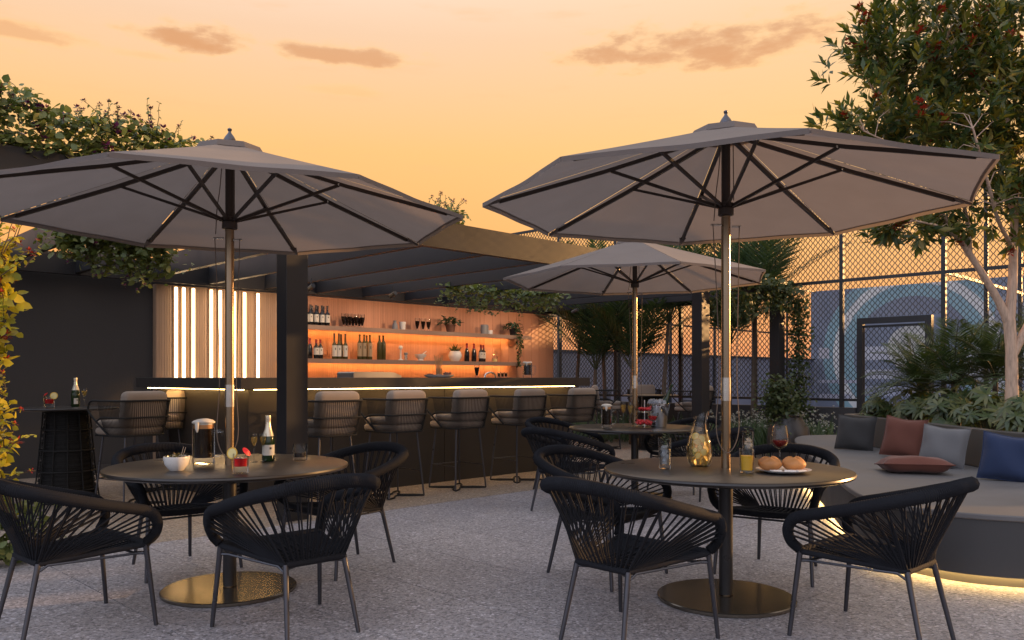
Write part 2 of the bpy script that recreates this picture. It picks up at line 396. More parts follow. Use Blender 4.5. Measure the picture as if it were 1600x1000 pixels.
class MB:
    def __init__(s):
        s.v = []; s.f = []
    def add(s, vs, fs):
        o = len(s.v)
        s.v.extend(tuple(x) for x in vs)
        s.f.extend(tuple(i + o for i in f) for f in fs)
        return s
    def box(s, x0, x1, y0, y1, z0, z1, fn=None):
        vs = [(x, y, z) for z in (z0, z1) for y in (y0, y1) for x in (x0, x1)]
        if fn: vs = [fn(*p) for p in vs]
        return s.add(vs, [(0, 2, 3, 1), (4, 5, 7, 6), (0, 1, 5, 4), (2, 6, 7, 3), (0, 4, 6, 2), (1, 3, 7, 5)])
    def boxab(s, a0, a1, b0, b1, z0, z1):
        return s.box(a0, a1, b0, b1, z0, z1, AB)
    def tube(s, pts, r, n=8, closed=False, caps=True, sq=None):
        pts = [Vector(p) for p in pts]
        L = len(pts)
        rs = r if isinstance(r, (list, tuple)) else [r] * L
        tang = []
        for i in range(L):
            if closed: d = pts[(i + 1) % L] - pts[i - 1]
            else: d = pts[min(i + 1, L - 1)] - pts[max(i - 1, 0)]
            tang.append(d.normalized() if d.length > 1e-9 else Vector((0, 0, 1)))
        up = Vector((0, 0, 1)) if abs(tang[0].z) < .9 else Vector((1, 0, 0))
        x = tang[0].cross(up).normalized()
        vs = []
        for i in range(L):
            x = (x - tang[i] * x.dot(tang[i]))
            if x.length < 1e-6: x = tang[i].orthogonal()
            x.normalize()
            y = tang[i].cross(x)
            for k in range(n):
                an = 2 * PI * (k + (.5 if n == 4 else 0)) / n
                vs.append(pts[i] + x * (math.cos(an) * rs[i]) + y * (math.sin(an) * rs[i] * (sq or 1)))
        fs = []
        for i in range(L if closed else L - 1):
            j = (i + 1) % L
            for k in range(n):
                k2 = (k + 1) % n
                fs.append((i * n + k, i * n + k2, j * n + k2, j * n + k))
        if caps and not closed:
            fs.append(tuple(range(n - 1, -1, -1))); fs.append(tuple(range((L - 1) * n, L * n)))
        return s.add(vs, fs)
    def lathe(s, prof, n=20, c=(0, 0, 0), a0=0., a1=2 * PI):
        full = abs(a1 - a0) > 2 * PI - 1e-6
        m = n if full else n + 1
        vs = []; fs = []
        for r, z in prof:
            for k in range(m):
                an = a0 + (a1 - a0) * k / n
                vs.append((c[0] + r * math.cos(an), c[1] + r * math.sin(an), c[2] + z))
        for i in range(len(prof) - 1):
            for k in range(n):
                k2 = (k + 1) % m
                fs.append((i * m + k, i * m + k2, (i + 1) * m + k2, (i + 1) * m + k))
        if full:
            if prof[0][0] > 1e-6: fs.append(tuple(range(m - 1, -1, -1)))
            if prof[-1][0] > 1e-6: fs.append(tuple(range((len(prof) - 1) * m, len(prof) * m)))
        return s.add(vs, fs)
    def prism(s, poly, z0, z1):
        n = len(poly)
        vs = [(p[0], p[1], z0) for p in poly] + [(p[0], p[1], z1) for p in poly]
        fs = [tuple(range(n - 1, -1, -1)), tuple(range(n, 2 * n))] + [(i, (i + 1) % n, n + (i + 1) % n, n + i) for i in range(n)]
        return s.add(vs, fs)
    def ring(s, outer, inner, z0, z1):
        n = len(outer)
        vs = [(p[0], p[1], z) for z in (z0, z1) for q in (outer, inner) for p in q]
        fs = []
        for i in range(n):
            j = (i + 1) % n
            fs += [(i, j, 2 * n + j, 2 * n + i), (n + j, n + i, 3 * n + i, 3 * n + j),
                   (2 * n + i, 2 * n + j, 3 * n + j, 3 * n + i), (j, i, n + i, n + j)]
        return s.add(vs, fs)
    def blob(s, c, r, n=8, m=5, jit=0., sz=1.):
        prof = []
        for i in range(m + 1):
            t = PI * i / m
            prof.append((max(1e-4, r * math.sin(t)), -r * sz * math.cos(t)))
        o = len(s.v)
        s.lathe(prof, n, c)
        if jit:
            for i in range(o, len(s.v)):
                x, y, z = s.v[i]
                s.v[i] = (x + random.uniform(-jit, jit), y + random.uniform(-jit, jit), z + random.uniform(-jit, jit))
        return s
    def leaf(s, p, d, n, L, W, curl=.15, fold=.12, simple=False):
        p = Vector(p); d = Vector(d).normalized()
        sd = d.cross(n)
        if sd.length < 1e-5: sd = d.orthogonal()
        sd.normalize(); n = sd.cross(d)
        if simple:
            q = p + d * (.45 * L) - n * (fold * W)
            t = p + d * L - n * (curl * L)
            e = n * (fold * W * .6)
            return s.add([p, q + sd * (W * .5) + e, t, q - sd * (W * .5) + e, q], [(0, 1, 4), (1, 2, 4), (2, 3, 4), (3, 0, 4)])
        m1 = p + d * (.30 * L); m2 = p + d * (.66 * L) - n * (curl * L * .35); t = p + d * L - n * (curl * L)
        e1 = n * (fold * W)
        vs = [p, m1 - e1, m2 - e1 * .7, t, m1 + sd * (W * .48), m1 - sd * (W * .48), m2 + sd * (W * .42), m2 - sd * (W * .42)]
        return s.add(vs, [(0, 4, 1), (0, 1, 5), (1, 4, 6, 2), (5, 1, 2, 7), (2, 6, 3), (7, 2, 3)])
    def mesh(s, name, org, smooth):
        me = bpy.data.meshes.new(name)
        o = Vector(org)
        me.from_pydata([tuple(Vector(v) - o) for v in s.v], [], s.f)
        me.update()
        if smooth is not None:
            me.shade_smooth()
            if smooth < 180: me.set_sharp_from_angle(angle=R(smooth))
        return me
ORG = {}
def thing(name, label, cat, loc=(0, 0, 0), group=None):
    o = bpy.data.objects.new(name, None); COL.objects.link(o)
    o.empty_display_size = .1
    o.location = loc; ORG[o.name] = Vector(loc)
    o['label'] = label; o['category'] = cat
    if group: o['group'] = group
    return o
def part(parent, name, mb, m, smooth=40, kind=None, label=None, bevel=0):
    org = ORG[parent.name]
    me = mb.mesh(name, org, smooth)
    me.materials.append(m)
    o = bpy.data.objects.new(name, me); COL.objects.link(o)
    o.parent = parent; ORG[o.name] = org
    if kind: o['kind'] = kind
    if label: o['label'] = label
    if bevel: bev(o, bevel)
    return o
def bev(o, w, seg=2):
    b = o.modifiers.new('edge', 'BEVEL'); b.width = w; b.segments = seg; b.limit_method = 'ANGLE'; b.angle_limit = R(40)
def share(parent, name, me, M4, kind=None):            # another piece that shares the mesh of an alike piece
    o = bpy.data.objects.new(name, me); COL.objects.link(o)
    o.parent = parent; o.matrix_local = M4
    ORG[o.name] = ORG[parent.name]
    if kind: o['kind'] = kind
    return o
def single(name, mb, m, label, cat, loc=(0, 0, 0), group=None, smooth=40, bevel=0, kind=None):
    me = mb.mesh(name, loc, smooth); me.materials.append(m)
    o = bpy.data.objects.new(name, me); COL.objects.link(o); o.location = loc
    ORG[o.name] = Vector(loc)
    if label: o['label'] = label
    if cat: o['category'] = cat
    if group: o['group'] = group
    if kind: o['kind'] = kind
    if bevel: bev(o, bevel)
    return o
def structure(name, mb, m, loc=(0, 0, 0), smooth=None):
    return single(name, mb, m, None, None, loc, smooth=smooth, kind='structure')
def copy_tree(o, parent=None):
    c = o.copy(); COL.objects.link(c); c.parent = parent
    ORG[c.name] = ORG.get(o.name, Vector())
    for ch in list(o.children): copy_tree(ch, c)
    return c
def place(proto, used, loc, rz, label):
    o = proto if not used else copy_tree(proto)
    o.location = loc; o.rotation_euler = (0, 0, rz); o['label'] = label
    return o

# ------------------------------------------------------------------ ground, floor, court
structure('ground', MB().add([(-600, -600, -.3), (600, -600, -.3), (600, 900, -.3), (-600, 900, -.3)], [(0, 1, 2, 3)]), M['ground'])
floor = structure('terrace_floor', MB().boxab(-14, 12.9, -9, 14, -.20, -.006), M['joint'])
ORG[floor.name] = Vector()
def tiles(b_lo, b_hi, tb, ta, m, a_lo, a_hi):
    base = None; n = 0
    b = b_lo; row = 0
    while b < b_hi - .01:
        b1 = min(b + tb, b_hi)
        a = a_lo
        while a < a_hi:
            c = AB(a + ta / 2, (b + b1) / 2)
            if c.y > 1.6 and abs(c.x) < c.y * .70 + 1.3:
                key = round(b1 - b, 3)
                if base is None or base[0] != key:
                    mb = MB().box(.0028, ta - .0028, .0028, b1 - b - .0028, -.02, 0, AB)
                    me = mb.mesh('tile', (0, 0, 0), None); me.materials.append(m); base = (key, me)
                share(floor, 'tile', base[1], Matrix.Translation(AB(a, b))); n += 1
            a += ta
        b = b1; row += 1
    return n
EDGE_B = 6.02
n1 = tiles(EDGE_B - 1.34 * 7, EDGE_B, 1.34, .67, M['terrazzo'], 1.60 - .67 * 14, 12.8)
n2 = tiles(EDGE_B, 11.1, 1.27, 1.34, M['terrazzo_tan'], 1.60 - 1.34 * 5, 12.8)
# sports court behind the fence
FA, FB0, FB1, MUR = 12.8, 3.95, 13.5, 29.5
structure('court_floor', MB().boxab(FA + .12, MUR + 1, -6, FB1 + 3, -.25, -.02), M['court'])

# ------------------------------------------------------------------ bar building
WB = 10.85                      # face of the slatted bar wall
A_L, A_R = 4.27, 12.03
bw = thing('rendered_wall', 'plain charcoal rendered wall behind the left high table', 'wall', AB(-2, 11.05))
part(bw, 'wall_face', MB().boxab(-9, A_R, 10.97, 11.25, 0, 2.69), M['dark_wall'], None)
part(bw, 'skirting', MB().boxab(-9, A_L - .05, 10.955, 10.968, 0, .10), M['steel_dark'], None)
wall = thing('bar_wall', 'salmon timber slatted bar wall with glowing shelves and vertical light bars', 'bar wall', AB((A_L + A_R) / 2, WB))
part(wall, 'wall_panel', MB().boxab(a_at(452, WB), A_R, WB + .022, 10.966, 0, 2.43), M['slat'], None)
part(wall, 'wall_panel', MB().boxab(A_L, a_at(452, WB), WB + .0222, 10.966, 0, 2.43), M['slat_light'], None)
SPLIT = a_at(452, WB)
def slats(a0, a1, pitch, w, m, d):
    mb = MB(); a = a0
    while a + w <= a1:
        mb.boxab(a, a + w, WB + .021 - d + random.uniform(0, .0015), WB + .020, .9, 2.425); a += pitch
    return mb
part(wall, 'slat_cladding', slats(A_L + .01, SPLIT, .034, .0285, M['slat_light'], .007), M['slat_light'], None, kind='stuff', label='pale ribbed timber cladding')
part(wall, 'slat_cladding', slats(SPLIT + .02, A_R - 1.9, .034, .0290, M['slat'], .006), M['slat'], None, kind='stuff')
part(wall, 'slat_cladding', slats(A_R - 1.88, A_R, .208, .203, M['slat'], .008), M['slat'], None, kind='stuff')
for x in (276, 288, 303, 331, 345, 367, 383, 404):
    a = a_at(x, WB - .04)
    lb = part(wall, 'light_bar', MB().boxab(a - .0145, a + .0145, WB - .040, WB - .012, 1.12, 2.40), M['led_bar'], None)
    part(lb, 'bar_channel', MB().boxab(a - .026, a + .026, WB - .0118, WB - .0055, 1.10, 2.415), M['slat_light'], None)
SH0, SH1 = a_at(447, 10.6), a_at(826, 10.55)
for nm, z in (('upper', 1.935), ('lower', 1.445)):
    sh = part(wall, 'shelf', MB().boxab(SH0, SH1, 10.49, WB - .007, z - .002, z + .035), M['shelf'], None)
    part(sh, 'shelf_lip', MB().boxab(SH0, SH1, 10.475, 10.4895, z - .032, z + .0345), M['shelf'], None)
    part(sh, 'shelf_light', MB().boxab(SH0 + .05, SH1 - .25, 10.765, 10.785, z - .0055, z - .0030), M['led_shelf'], None)

# counter: L-shaped, corner towards the camera
CA, CB, CZ = 3.70, 7.22, 1.2
ctr = thing('bar_counter', 'long dark bronze bar counter with glowing light under its overhanging top', 'bar counter', AB(CA, CB))
C_END = a_at(893, CB)
def outline(off, aend):
    return [AB(CA - off, CB - off), AB(aend, CB - off), AB(aend, CB + .62), AB(CA + .62, CB + .62), AB(CA + .62, 9.42 + off), AB(CA - off, 9.42 + off)]
p_end = C_END
k = 0
a = CA; edges = [CA, 4.62, 6.12, 7.62, p_end]
for i in range(len(edges) - 1):
    part(ctr, 'front_panel', MB().boxab(edges[i] + (.0 if i == 0 else .003), edges[i + 1] - .003, CB, CB + .03, .0, 1.085), M['counter'], None)
part(ctr, 'side_panel', MB().boxab(CA, CA + .03, CB + .033, 9.42, 0, 1.085), M['counter'], None)
part(ctr, 'end_panel', MB().boxab(p_end, p_end + .03, CB + .02, CB + .60, 0, 1.085), M['counter'], None)
part(ctr, 'carcass', MB().boxab(CA + .035, p_end - .005, CB + .034, CB + .58, 0, 1.08), M['steel_dark'], None)
tp = MB().prism([tuple(p[:2]) for p in outline(.16, a_at(921, CB - .15))], 1.09, CZ)
top = part(ctr, 'counter_top', tp, M['counter_top'], None, bevel=.004)
part(ctr, 'light_strip', MB().boxab(CA + .01, p_end - .06, CB - .105, CB - .08, 1.083, 1.0885), M['led_counter'], None)
part(ctr, 'light_strip', MB().boxab(CA - .105, CA - .08, CB - .07, 9.38, 1.083, 1.0885), M['led_counter'], None)

# ------------------------------------------------------------------ pergola
PB = 6.1
perg = thing('pergola', 'dark steel pergola with deep cross beams over the bar', 'pergola', AB(7, PB))
part(perg, 'front_beam', MB().boxab(-6, 12.32, PB, PB + .07, 2.46, 2.72), M['beam'], None)
part(perg, 'rear_beam', MB().boxab(-6, 12.32, 10.72, 10.80, 2.445, 2.70), M['beam'], None)
part(perg, 'end_beam', MB().boxab(12.24, 12.32, PB + .073, 10.718, 2.46, 2.715), M['beam'], None)
bm = MB().box(0, .07, PB + .073, 10.715, 2.465, 2.71, AB).mesh('cross_beam', AB(0, 0), None); bm.materials.append(M['beam'])
a = -5.05
while a < 12.1:
    share(perg, 'cross_beam', bm, Matrix.Translation(AB(a, 0) - ORG[perg.name])); a += .83
for ca, cb in ((3.47, PB + .02), (9.82, PB + .02), (12.05, PB + .02), (1.10 - .15, PB + .02)):
    part(perg, 'column', MB().boxab(ca, ca + .205, cb, cb + .16, 0, 2.458), M['beam'], None, bevel=.004)
# small spotlights under the beams, aimed at the bottles
for i, a in enumerate((5.6, 6.9, 8.2, 9.5, 10.8)):
    p = AB(a, 9.25, 2.36)
    sp = thing('spotlight', ['first', 'second', 'third', 'fourth', 'fifth'][i] + ' small black spotlight from the left under the pergola beams', 'spotlight', p, 'spotlights under the pergola')
    d = (AB(a + .05, WB, 1.85) - p).normalized()
    part(sp, 'spot_body', MB().tube([p - d * .06, p + d * .07], .03, 12), M['steel_dark'])
    part(sp, 'bracket', MB().tube([p, p + Vector((0, 0, .12))], .008, 6), M['steel_dark'])
    l = bpy.data.lights.new('spot', 'SPOT'); l.energy = 40; l.color = (1, .64, .38); l.spot_size = R(84); l.spot_blend = .8; l.shadow_soft_size = .03
    lo = bpy.data.objects.new('spot_lamp', l); COL.objects.link(lo); lo.parent = sp
    lo.location = d * .085; lo.rotation_euler = (-d).to_track_quat('Z', 'Y').to_euler()

# ------------------------------------------------------------------ fence, gate, mural
def mesh_panel(w, h):
    mb = MB(); cw, ch, r = .042, .094, .0068
    n = int(w / cw); cw = w / n; m = int(h / ch); ch = h / m
    for i in range(n + 1):
        pts = []
        for j in range(m * 4 + 1):
            ph = j / 4.
            tri = [0, 1, 0, -1][j % 4]
            x = i * cw + (cw * .5 - r * .6) * (tri if i % 2 == 0 else -tri)
            pts.append((min(max(x, 0), w), 0, ph * ch))
        mb.tube(pts, r, 4, caps=False)
    return mb
BOT, MID, TOP = .85, 2.73, 4.37
bayw = 1.49
posts = [FB0 + bayw * k for k in range(-1, 7)]
fence = thing('court_fence', 'tall black diamond mesh fence with posts behind the planter and palms', 'fence', AB(FA, 7))
for b in posts[:-1] + [FB1]:
    part(fence, 'post', MB().boxab(FA - .03, FA + .03, b - .03, b + .03, 0, TOP + .03), M['fence'], None)
for z in (BOT, MID, TOP):
    if z == BOT:
        part(fence, 'rail', MB().boxab(FA - .02, FA + .02, 5.20, FB1, z - .02, z + .02), M['fence'], None)
    else:
        part(fence, 'rail', MB().boxab(FA - .023, FA + .023, posts[0], FB1, z - .024, z + .024), M['fence'], None)
RZ_B = math.atan2(S2, -S2)         # direction of +b
up = mesh_panel(bayw - .05, TOP - MID - .05).mesh('mesh_panel', (0, 0, 0), None); up.materials.append(M['fence'])
lo_ = mesh_panel(bayw - .05, MID - BOT - .05).mesh('mesh_panel', (0, 0, 0), None); lo_.materials.append(M['fence'])
for k, b in enumerate(posts[:-1]):
    for me, z in ((up, MID + .025), (lo_, BOT + .025)):
        if me is lo_ and abs(b - FB0) < .01: continue
        share(fence, 'mesh_panel', me, Matrix.Translation(AB(FA, b + .025, z) - ORG[fence.name]) @ Matrix.Rotation(RZ_B, 4, 'Z'))
G0, G1, GZ = b_at(1452, FA), b_at(1345, FA), 2.12
gate = thing('mesh_gate', 'black framed mesh gate in the court fence', 'gate', AB(FA, (G0 + G1) / 2))
for b in (G0, G1): part(gate, 'gate_frame', MB().boxab(FA - .05, FA + .05, b - .045, b + .045, 0, GZ), M['fence'], None)
part(gate, 'gate_frame', MB().boxab(FA - .05, FA + .05, G0 + .046, G1 - .046, GZ - .09, GZ), M['fence'], None)
part(gate, 'leaf_rail', MB().boxab(FA - .02, FA + .02, G0 + .05, G1 - .05, GZ - .15, GZ - .115), M['fence'], None)
part(gate, 'leaf_rail', MB().boxab(FA - .02, FA + .02, G0 + .05, G1 - .05, .05, .098), M['fence'], None)
gm = mesh_panel(G1 - G0 - .10, GZ - .25).mesh('mesh_panel', (0, 0, 0), None); gm.materials.append(M['fence'])
share(gate, 'mesh_panel', gm, Matrix.Translation(AB(FA, G0 + .05, .10) - ORG[gate.name]) @ Matrix.Rotation(RZ_B, 4, 'Z'))
part(gate, 'handle', MB().tube([AB(FA - .05, G0 + .10, 1.0), AB(FA - .09, G0 + .10, 1.0), AB(FA - .09, G0 + .20, 1.0)], .01, 6), M['sleeve'])
def fill_panel(b0, b1, z0, z1):
    me = mesh_panel(b1 - b0, z1 - z0).mesh('mesh_panel', (0, 0, 0), None); me.materials.append(M['fence'])
    share(fence, 'mesh_panel', me, Matrix.Translation(AB(FA, b0, z0) - ORG[fence.name]) @ Matrix.Rotation(RZ_B, 4, 'Z'))
fill_panel(FB0 + .03, FB0 + bayw - .03, GZ + .01, MID - .03)
fill_panel(G1 + .05, FB0 + bayw - .03, BOT + .02, GZ)
single('low_fence_wall', MB().boxab(FA - .10, FA + .10, G1 + .06, FB1, 0, .73), M['dark_wall'], 'low charcoal wall under the mesh fence beside the gate', 'wall', (0, 0, 0), smooth=None)
# far sides of the court
side = thing('court_side_fence', 'far side fence of the court, rails and posts above a blue grey wall', 'fence', AB(20, FB1))
a = FA + 2.4
while a < MUR:
    part(side, 'post', MB().boxab(a - .03, a + .03, FB1 - .03, FB1 + .03, 0, TOP), M['fence'], None); a += 2.4
for z in (1.87, MID, TOP):
    part(side, 'rail', MB().boxab(FA + .04, MUR - .1, FB1 - .026, FB1 + .026, z - .024, z + .024), M['fence'], None)
part(side, 'wall_board', MB().boxab(FA + .04, MUR - .1, FB1 + .04, FB1 + .10, -.02, 1.85), M['court_wall'], None)
side2 = thing('court_partition', 'black mesh partition with sloping rails running back behind the tree', 'fence', AB(14, FB0))
a = FA + 2.07
while a < 24:
    part(side2, 'post', MB().boxab(a - .03, a + .03, FB0 - .03, FB0 + .03, 0, TOP), M['fence'], None); a += 2.07
for z in (BOT, MID, TOP):
    part(side2, 'rail', MB().boxab(FA + .04, 24, FB0 - .02, FB0 + .02, z - .022, z + .022), M['fence'], None)
def mat_mural():
    m, t, p = mat_base('mural paint')
    co = N(t, 'ShaderNodeTexCoord'); s = N(t, 'ShaderNodeSeparateXYZ'); link(t, co.outputs['Object'], s.inputs[0])
    b = s.outputs[0]; z = s.outputs[2]           # object x runs along b
    def circ(b0, z0):
        u = math_(t, 'SUBTRACT', b, b0); v = math_(t, 'SUBTRACT', z, z0)
        return math_(t, 'SQRT', math_(t, 'ADD', math_(t, 'MULTIPLY', u, u), math_(t, 'MULTIPLY', v, v)))
    navy, teal, beige, grey = (.15, .17, .22), (.19, .30, .335), (.54, .53, .51), (.33, .345, .38)
    c = ramp_(t, math_(t, 'DIVIDE', circ(10.11, 2.0), 8.0), [(0, navy), (2.0 / 8, teal), (2.42 / 8, beige), (2.75 / 8, teal), (3.1 / 8, navy), (4.3 / 8, grey), (5.6 / 8, beige), (6.6 / 8, teal)], 'CONSTANT')
    for z0, z1, b0, b1, cc in ((1.82, 2.30, 10.2, 11.9, (.38, .38, .42)), (1.15, 1.48, 9.0, 11.7, (.36, .36, .40)), (.55, .9, 9.0, 11.9, (.30, .31, .38)), (1.0, 1.12, 11.9, 13.4, (.34, .34, .40)), (.4, .6, 12.2, 13.4, (.34, .34, .40)), (1.9, 2.3, 13.0, 13.4, (.36, .35, .38))):
        k = math_(t, 'MULTIPLY', math_(t, 'MULTIPLY', math_(t, 'GREATER_THAN', z, z0), math_(t, 'LESS_THAN', z, z1)), math_(t, 'MULTIPLY', math_(t, 'GREATER_THAN', b, b0), math_(t, 'LESS_THAN', b, b1)))
        c = mixc(t, k, c, cc)
    for b0, z0, r, cc in ((10.15, 2.22, .78, (.40, .39, .36)), (7.6, 1.6, .9, (.36, .36, .37)), (6.6, 3.2, 1.0, (.22, .23, .26))):
        c = mixc(t, math_(t, 'LESS_THAN', circ(b0, z0), r), c, cc)
    n = N(t, 'ShaderNodeTexNoise'); n.inputs['Scale'].default_value = 1.5; n.inputs['Detail'].default_value = 6; link(t, co.outputs['Object'], n.inputs['Vector'])
    c = mixc(t, 1.0, c, ramp_(t, n.outputs['Fac'], [(.3, (.85, .85, .86)), (.7, (1.08, 1.08, 1.06))]), 'MULTIPLY')
    link(t, c, p.inputs['Base Color']); p.inputs['Roughness'].default_value = .7
    return m
mm = MB().box(-4, FB1 + .2, -.3, 0, -.1, 4.41).mesh('mural_wall', (0, 0, 0), None); mm.materials.append(mat_mural())
mw = bpy.data.objects.new('mural_wall', mm); COL.objects.link(mw)
mw.matrix_world = Matrix.Translation(AB(MUR, 0)) @ Matrix.Rotation(RZ_B, 4, 'Z')
mw['label'] = 'far court wall painted with concentric teal, navy and beige arcs'; mw['category'] = 'mural wall'

# ------------------------------------------------------------------ planter bench
SEAT = catmull([(p[0], p[1], 0) for p in [(3.75, 10.75), (3.28, 9.35), (2.82, 7.5), (2.40, 5.85), (2.33, 5.25), (2.50, 4.82), (2.90, 4.58), (3.7, 4.42), (5.0, 4.4), (6.6, 4.8), (7.4, 6.2), (7.4, 8.0), (6.7, 10.0), (5.4, 11.0), (4.3, 11.15)]], 8, True)
INNER = catmull([(p[0], p[1], 0) for p in [(4.15, 10.1), (4.05, 9.6), (4.05, 8.5), (4.05, 7.4), (4.05, 6.75), (4.22, 6.25), (4.7, 5.98), (5.5, 5.92), (6.4, 6.2), (6.85, 7.3), (6.6, 8.8), (6.0, 9.8), (5.0, 10.25)]], 8, True)
def inset(poly, d):
    n = len(poly); out = []
    ar = sum(poly[i].x * poly[(i + 1) % n].y - poly[(i + 1) % n].x * poly[i].y for i in range(n))
    sg = 1 if ar > 0 else -1
    for i in range(n):
        t = (poly[(i + 1) % n] - poly[i - 1]).normalized()
        out.append(poly[i] + Vector((-t.y, t.x, 0)) * d * sg)
    return out
bench = thing('planter_bench', 'curved grey bench wrapped round a raised planter, lit along its foot', 'bench', (4.5, 7, 0))
part(bench, 'seat_top', MB().prism([p[:2] for p in SEAT], .385, .42), M['bench_top'], 40, bevel=.008)
part(bench, 'bench_body', MB().prism([p[:2] for p in inset(SEAT, .012)], .065, .3845), M['bench_body'], 40)
part(bench, 'plinth', MB().prism([p[:2] for p in inset(SEAT, .085)], 0, .0645), M['bench_body'], 40)
part(bench, 'foot_light', MB().ring(inset(SEAT, .045), inset(SEAT, .07), .0595, .0642), M['led_bench'], 40)
part(bench, 'planter_wall', MB().ring(INNER, inset(INNER, .09), .4205, .755), M['planter_wall'], 40, bevel=.008)
part(bench, 'soil_bed', MB().prism([p[:2] for p in inset(INNER, .088)], .421, .69), M['soil'], None)

# ------------------------------------------------------------------ parasols
def make_parasol():
    RR, ZR, ZA = 1.322, 2.14, 2.553           # rim radius, rim height, apex height
    root = thing('parasol', 'x', 'parasol', (0, 0, 0), 'taupe parasols over the round tables')
    c = [Vector((math.cos(R(45 * k)), math.sin(R(45 * k)), 0)) for k in range(8)]
    def P(k, t, s):                      # panel k, t from apex to rim, s across
        e0 = c[k] * RR * t; e1 = c[(k + 1) % 8] * RR * t
        p = e0.lerp(e1, s)
        z = ZA + (ZR - ZA) * t - .008 * math.sin(PI * s) * t * (1.15 - t) - .004 * math.sin(PI * t) + .0028 * math.sin(PI * s) * math.sin(11 * s + 5 * t) * t
        q = p * (1 - .012 * math.sin(PI * s) * t)
        return Vector((q.x, q.y, z))
    nt, ns = 16, 14
    vs = [P(0, .10 + .90 * i / nt, .004 + .992 * j / ns) for i in range(nt + 1) for j in range(ns + 1)]
    hem = [v + Vector((0, 0, -.022)) for v in vs[-(ns + 1):]]
    mb = MB()
    fs = [(i * (ns + 1) + j, i * (ns + 1) + j + 1, (i + 1) * (ns + 1) + j + 1, (i + 1) * (ns + 1) + j) for i in range(nt) for j in range(ns)]
    o = len(vs)
    fs += [(nt * (ns + 1) + j, nt * (ns + 1) + j + 1, o + j + 1, o + j) for j in range(ns)]
    mb.add(vs + hem, fs)
    me = mb.mesh('canopy_panel', (0, 0, 0), 50); me.materials.append(M['canopy'])
    rib = MB().tube([(.05, 0, ZA - .055), (RR * .5, 0, (ZA + ZR) / 2 - .040), (RR * .93, 0, ZR + .008)], .0135, 4)
    hm = MB(); rows = [[P(0, t_, .01 + .98 * j / 10) + Vector((0, 0, dz_)) for j in range(11)] for t_, dz_ in ((.988, -.0035), (.999, -.0035))]
    hm.add(rows[0] + rows[1], [(j, j + 1, 12 + j, 11 + j) for j in range(10)])
    hmm = hm.mesh('hem', (0, 0, 0), 60); hmm.materials.append(M['canopy'])
    ribm = rib.mesh('rib', (0, 0, 0), None); ribm.materials.append(M['rib'])
    pk = MB().box(RR * .925, RR * .995, -.022, .022, -.006, .004, lambda x, y, z: (x, y * (1 - (x - RR * .925) / (RR * .09)), ZR + (RR - x) * .29 - .014 + z))
    pkm = pk.mesh('rib_pocket', (0, 0, 0), None); pkm.materials.append(M['canopy'])
    ZH = 2.115
    st = MB().tube([(.035, 0, ZH), (RR * .47, 0, ZA + (ZR - ZA) * .47 - .047)], .0105, 4)
    stm = st.mesh('strut', (0, 0, 0), None); stm.materials.append(M['rib'])
    bl = MB().blob((RR * .47, -.013, ZA + (ZR - ZA) * .47 - .045), .007, 6, 4)
    blm = bl.mesh('bolt', (0, 0, 0), 60); blm.materials.append(M['sleeve'])
    for k in range(8):
        Rz = Matrix.Rotation(R(45 * k), 4, 'Z')
        cp_ = share(root, 'canopy_panel', me, Rz)
        share(cp_, 'hem', hmm, Matrix())
        r_ = share(root, 'rib', ribm, Rz)
        share(r_, 'rib_pocket', pkm, Matrix())
        share(r_, 'bolt', blm, Matrix())
        share(root, 'strut', stm, Rz)
    # vent cap: a small raised octagon
    cap = MB()
    oc = lambda r, z: [(r * math.cos(R(45 * k)), r * math.sin(R(45 * k)), z) for k in range(8)]
    vs = oc(.195, ZA - .060) + oc(.172, ZA - .024) + oc(.03, ZA - .004)
    fs = [(r * 8 + k, r * 8 + (k + 1) % 8, (r + 1) * 8 + (k + 1) % 8, (r + 1) * 8 + k) for r in range(2) for k in range(8)] + [tuple(range(16, 24))]
    cap.add(vs, fs)
    part(root, 'vent_cap', cap, M['canopy'], 30)
    part(root, 'finial', MB().lathe([(.016, ZA - .008), (.03, ZA + .002), (.033, ZA + .022), (.024, ZA + .039), (.010, ZA + .057), (.0075, ZA + .066), (.012, ZA + .073), (.012, ZA + .081), (.001, ZA + .088)], 14), M['finial'])
    pole = part(root, 'pole', MB().tube([(0, 0, .012), (0, 0, ZH - .03)], .0245, 20), M['pole'])
    part(root, 'upper_pole', MB().tube([(0, 0, ZH - .03), (0, 0, ZA + .004)], .024, 16), M['rib'])
    part(pole, 'steel_sleeve', MB().tube([(0, 0, 1.065), (0, 0, 1.19)], .0265, 20), M['sleeve'])
    part(root, 'runner', MB().lathe([(.031, ZH - .05), (.042, ZH - .045), (.042, ZH - .01), (.036, ZH - .005), (.044, ZH + .004), (.044, ZH + .018), (.03, ZH + .022)], 16), M['rib'])
    part(root, 'cord_cleat', MB().tube([(-.085, -.02, ZH - .10), (-.028, -.015, ZH - .10)], .006, 6).tube([(.028, -.015, ZH - .11), (.075, -.02, ZH - .11)], .006, 6), M['sleeve'])
    loop = catmull([(-.075, -.025, ZH - .1), (-.055, -.03, 1.6), (-.045, -.034, 1.2), (-.06, -.034, .95), (-.045, -.035, .84), (.0, -.036, .785), (.045, -.035, .84), (.062, -.034, .95), (.05, -.034, 1.2), (.058, -.03, 1.6), (.066, -.025, ZH - .11)], 6)
    part(root, 'pull_cord', MB().tube(loop, .0028, 5), M['cord'])
    cord2 = catmull([(-.03, -.024, ZA - .06), (-.045, -.026, 2.3), (-.06, -.03, 2.18), (-.07, -.025, ZH - .08)], 5)
    part(root, 'upper_cord', MB().tube(cord2, .0028, 5).tube([(.034, -.02, ZA - .06), (.036, -.024, ZH + .03)], .0028, 5), M['cord'])
    return root
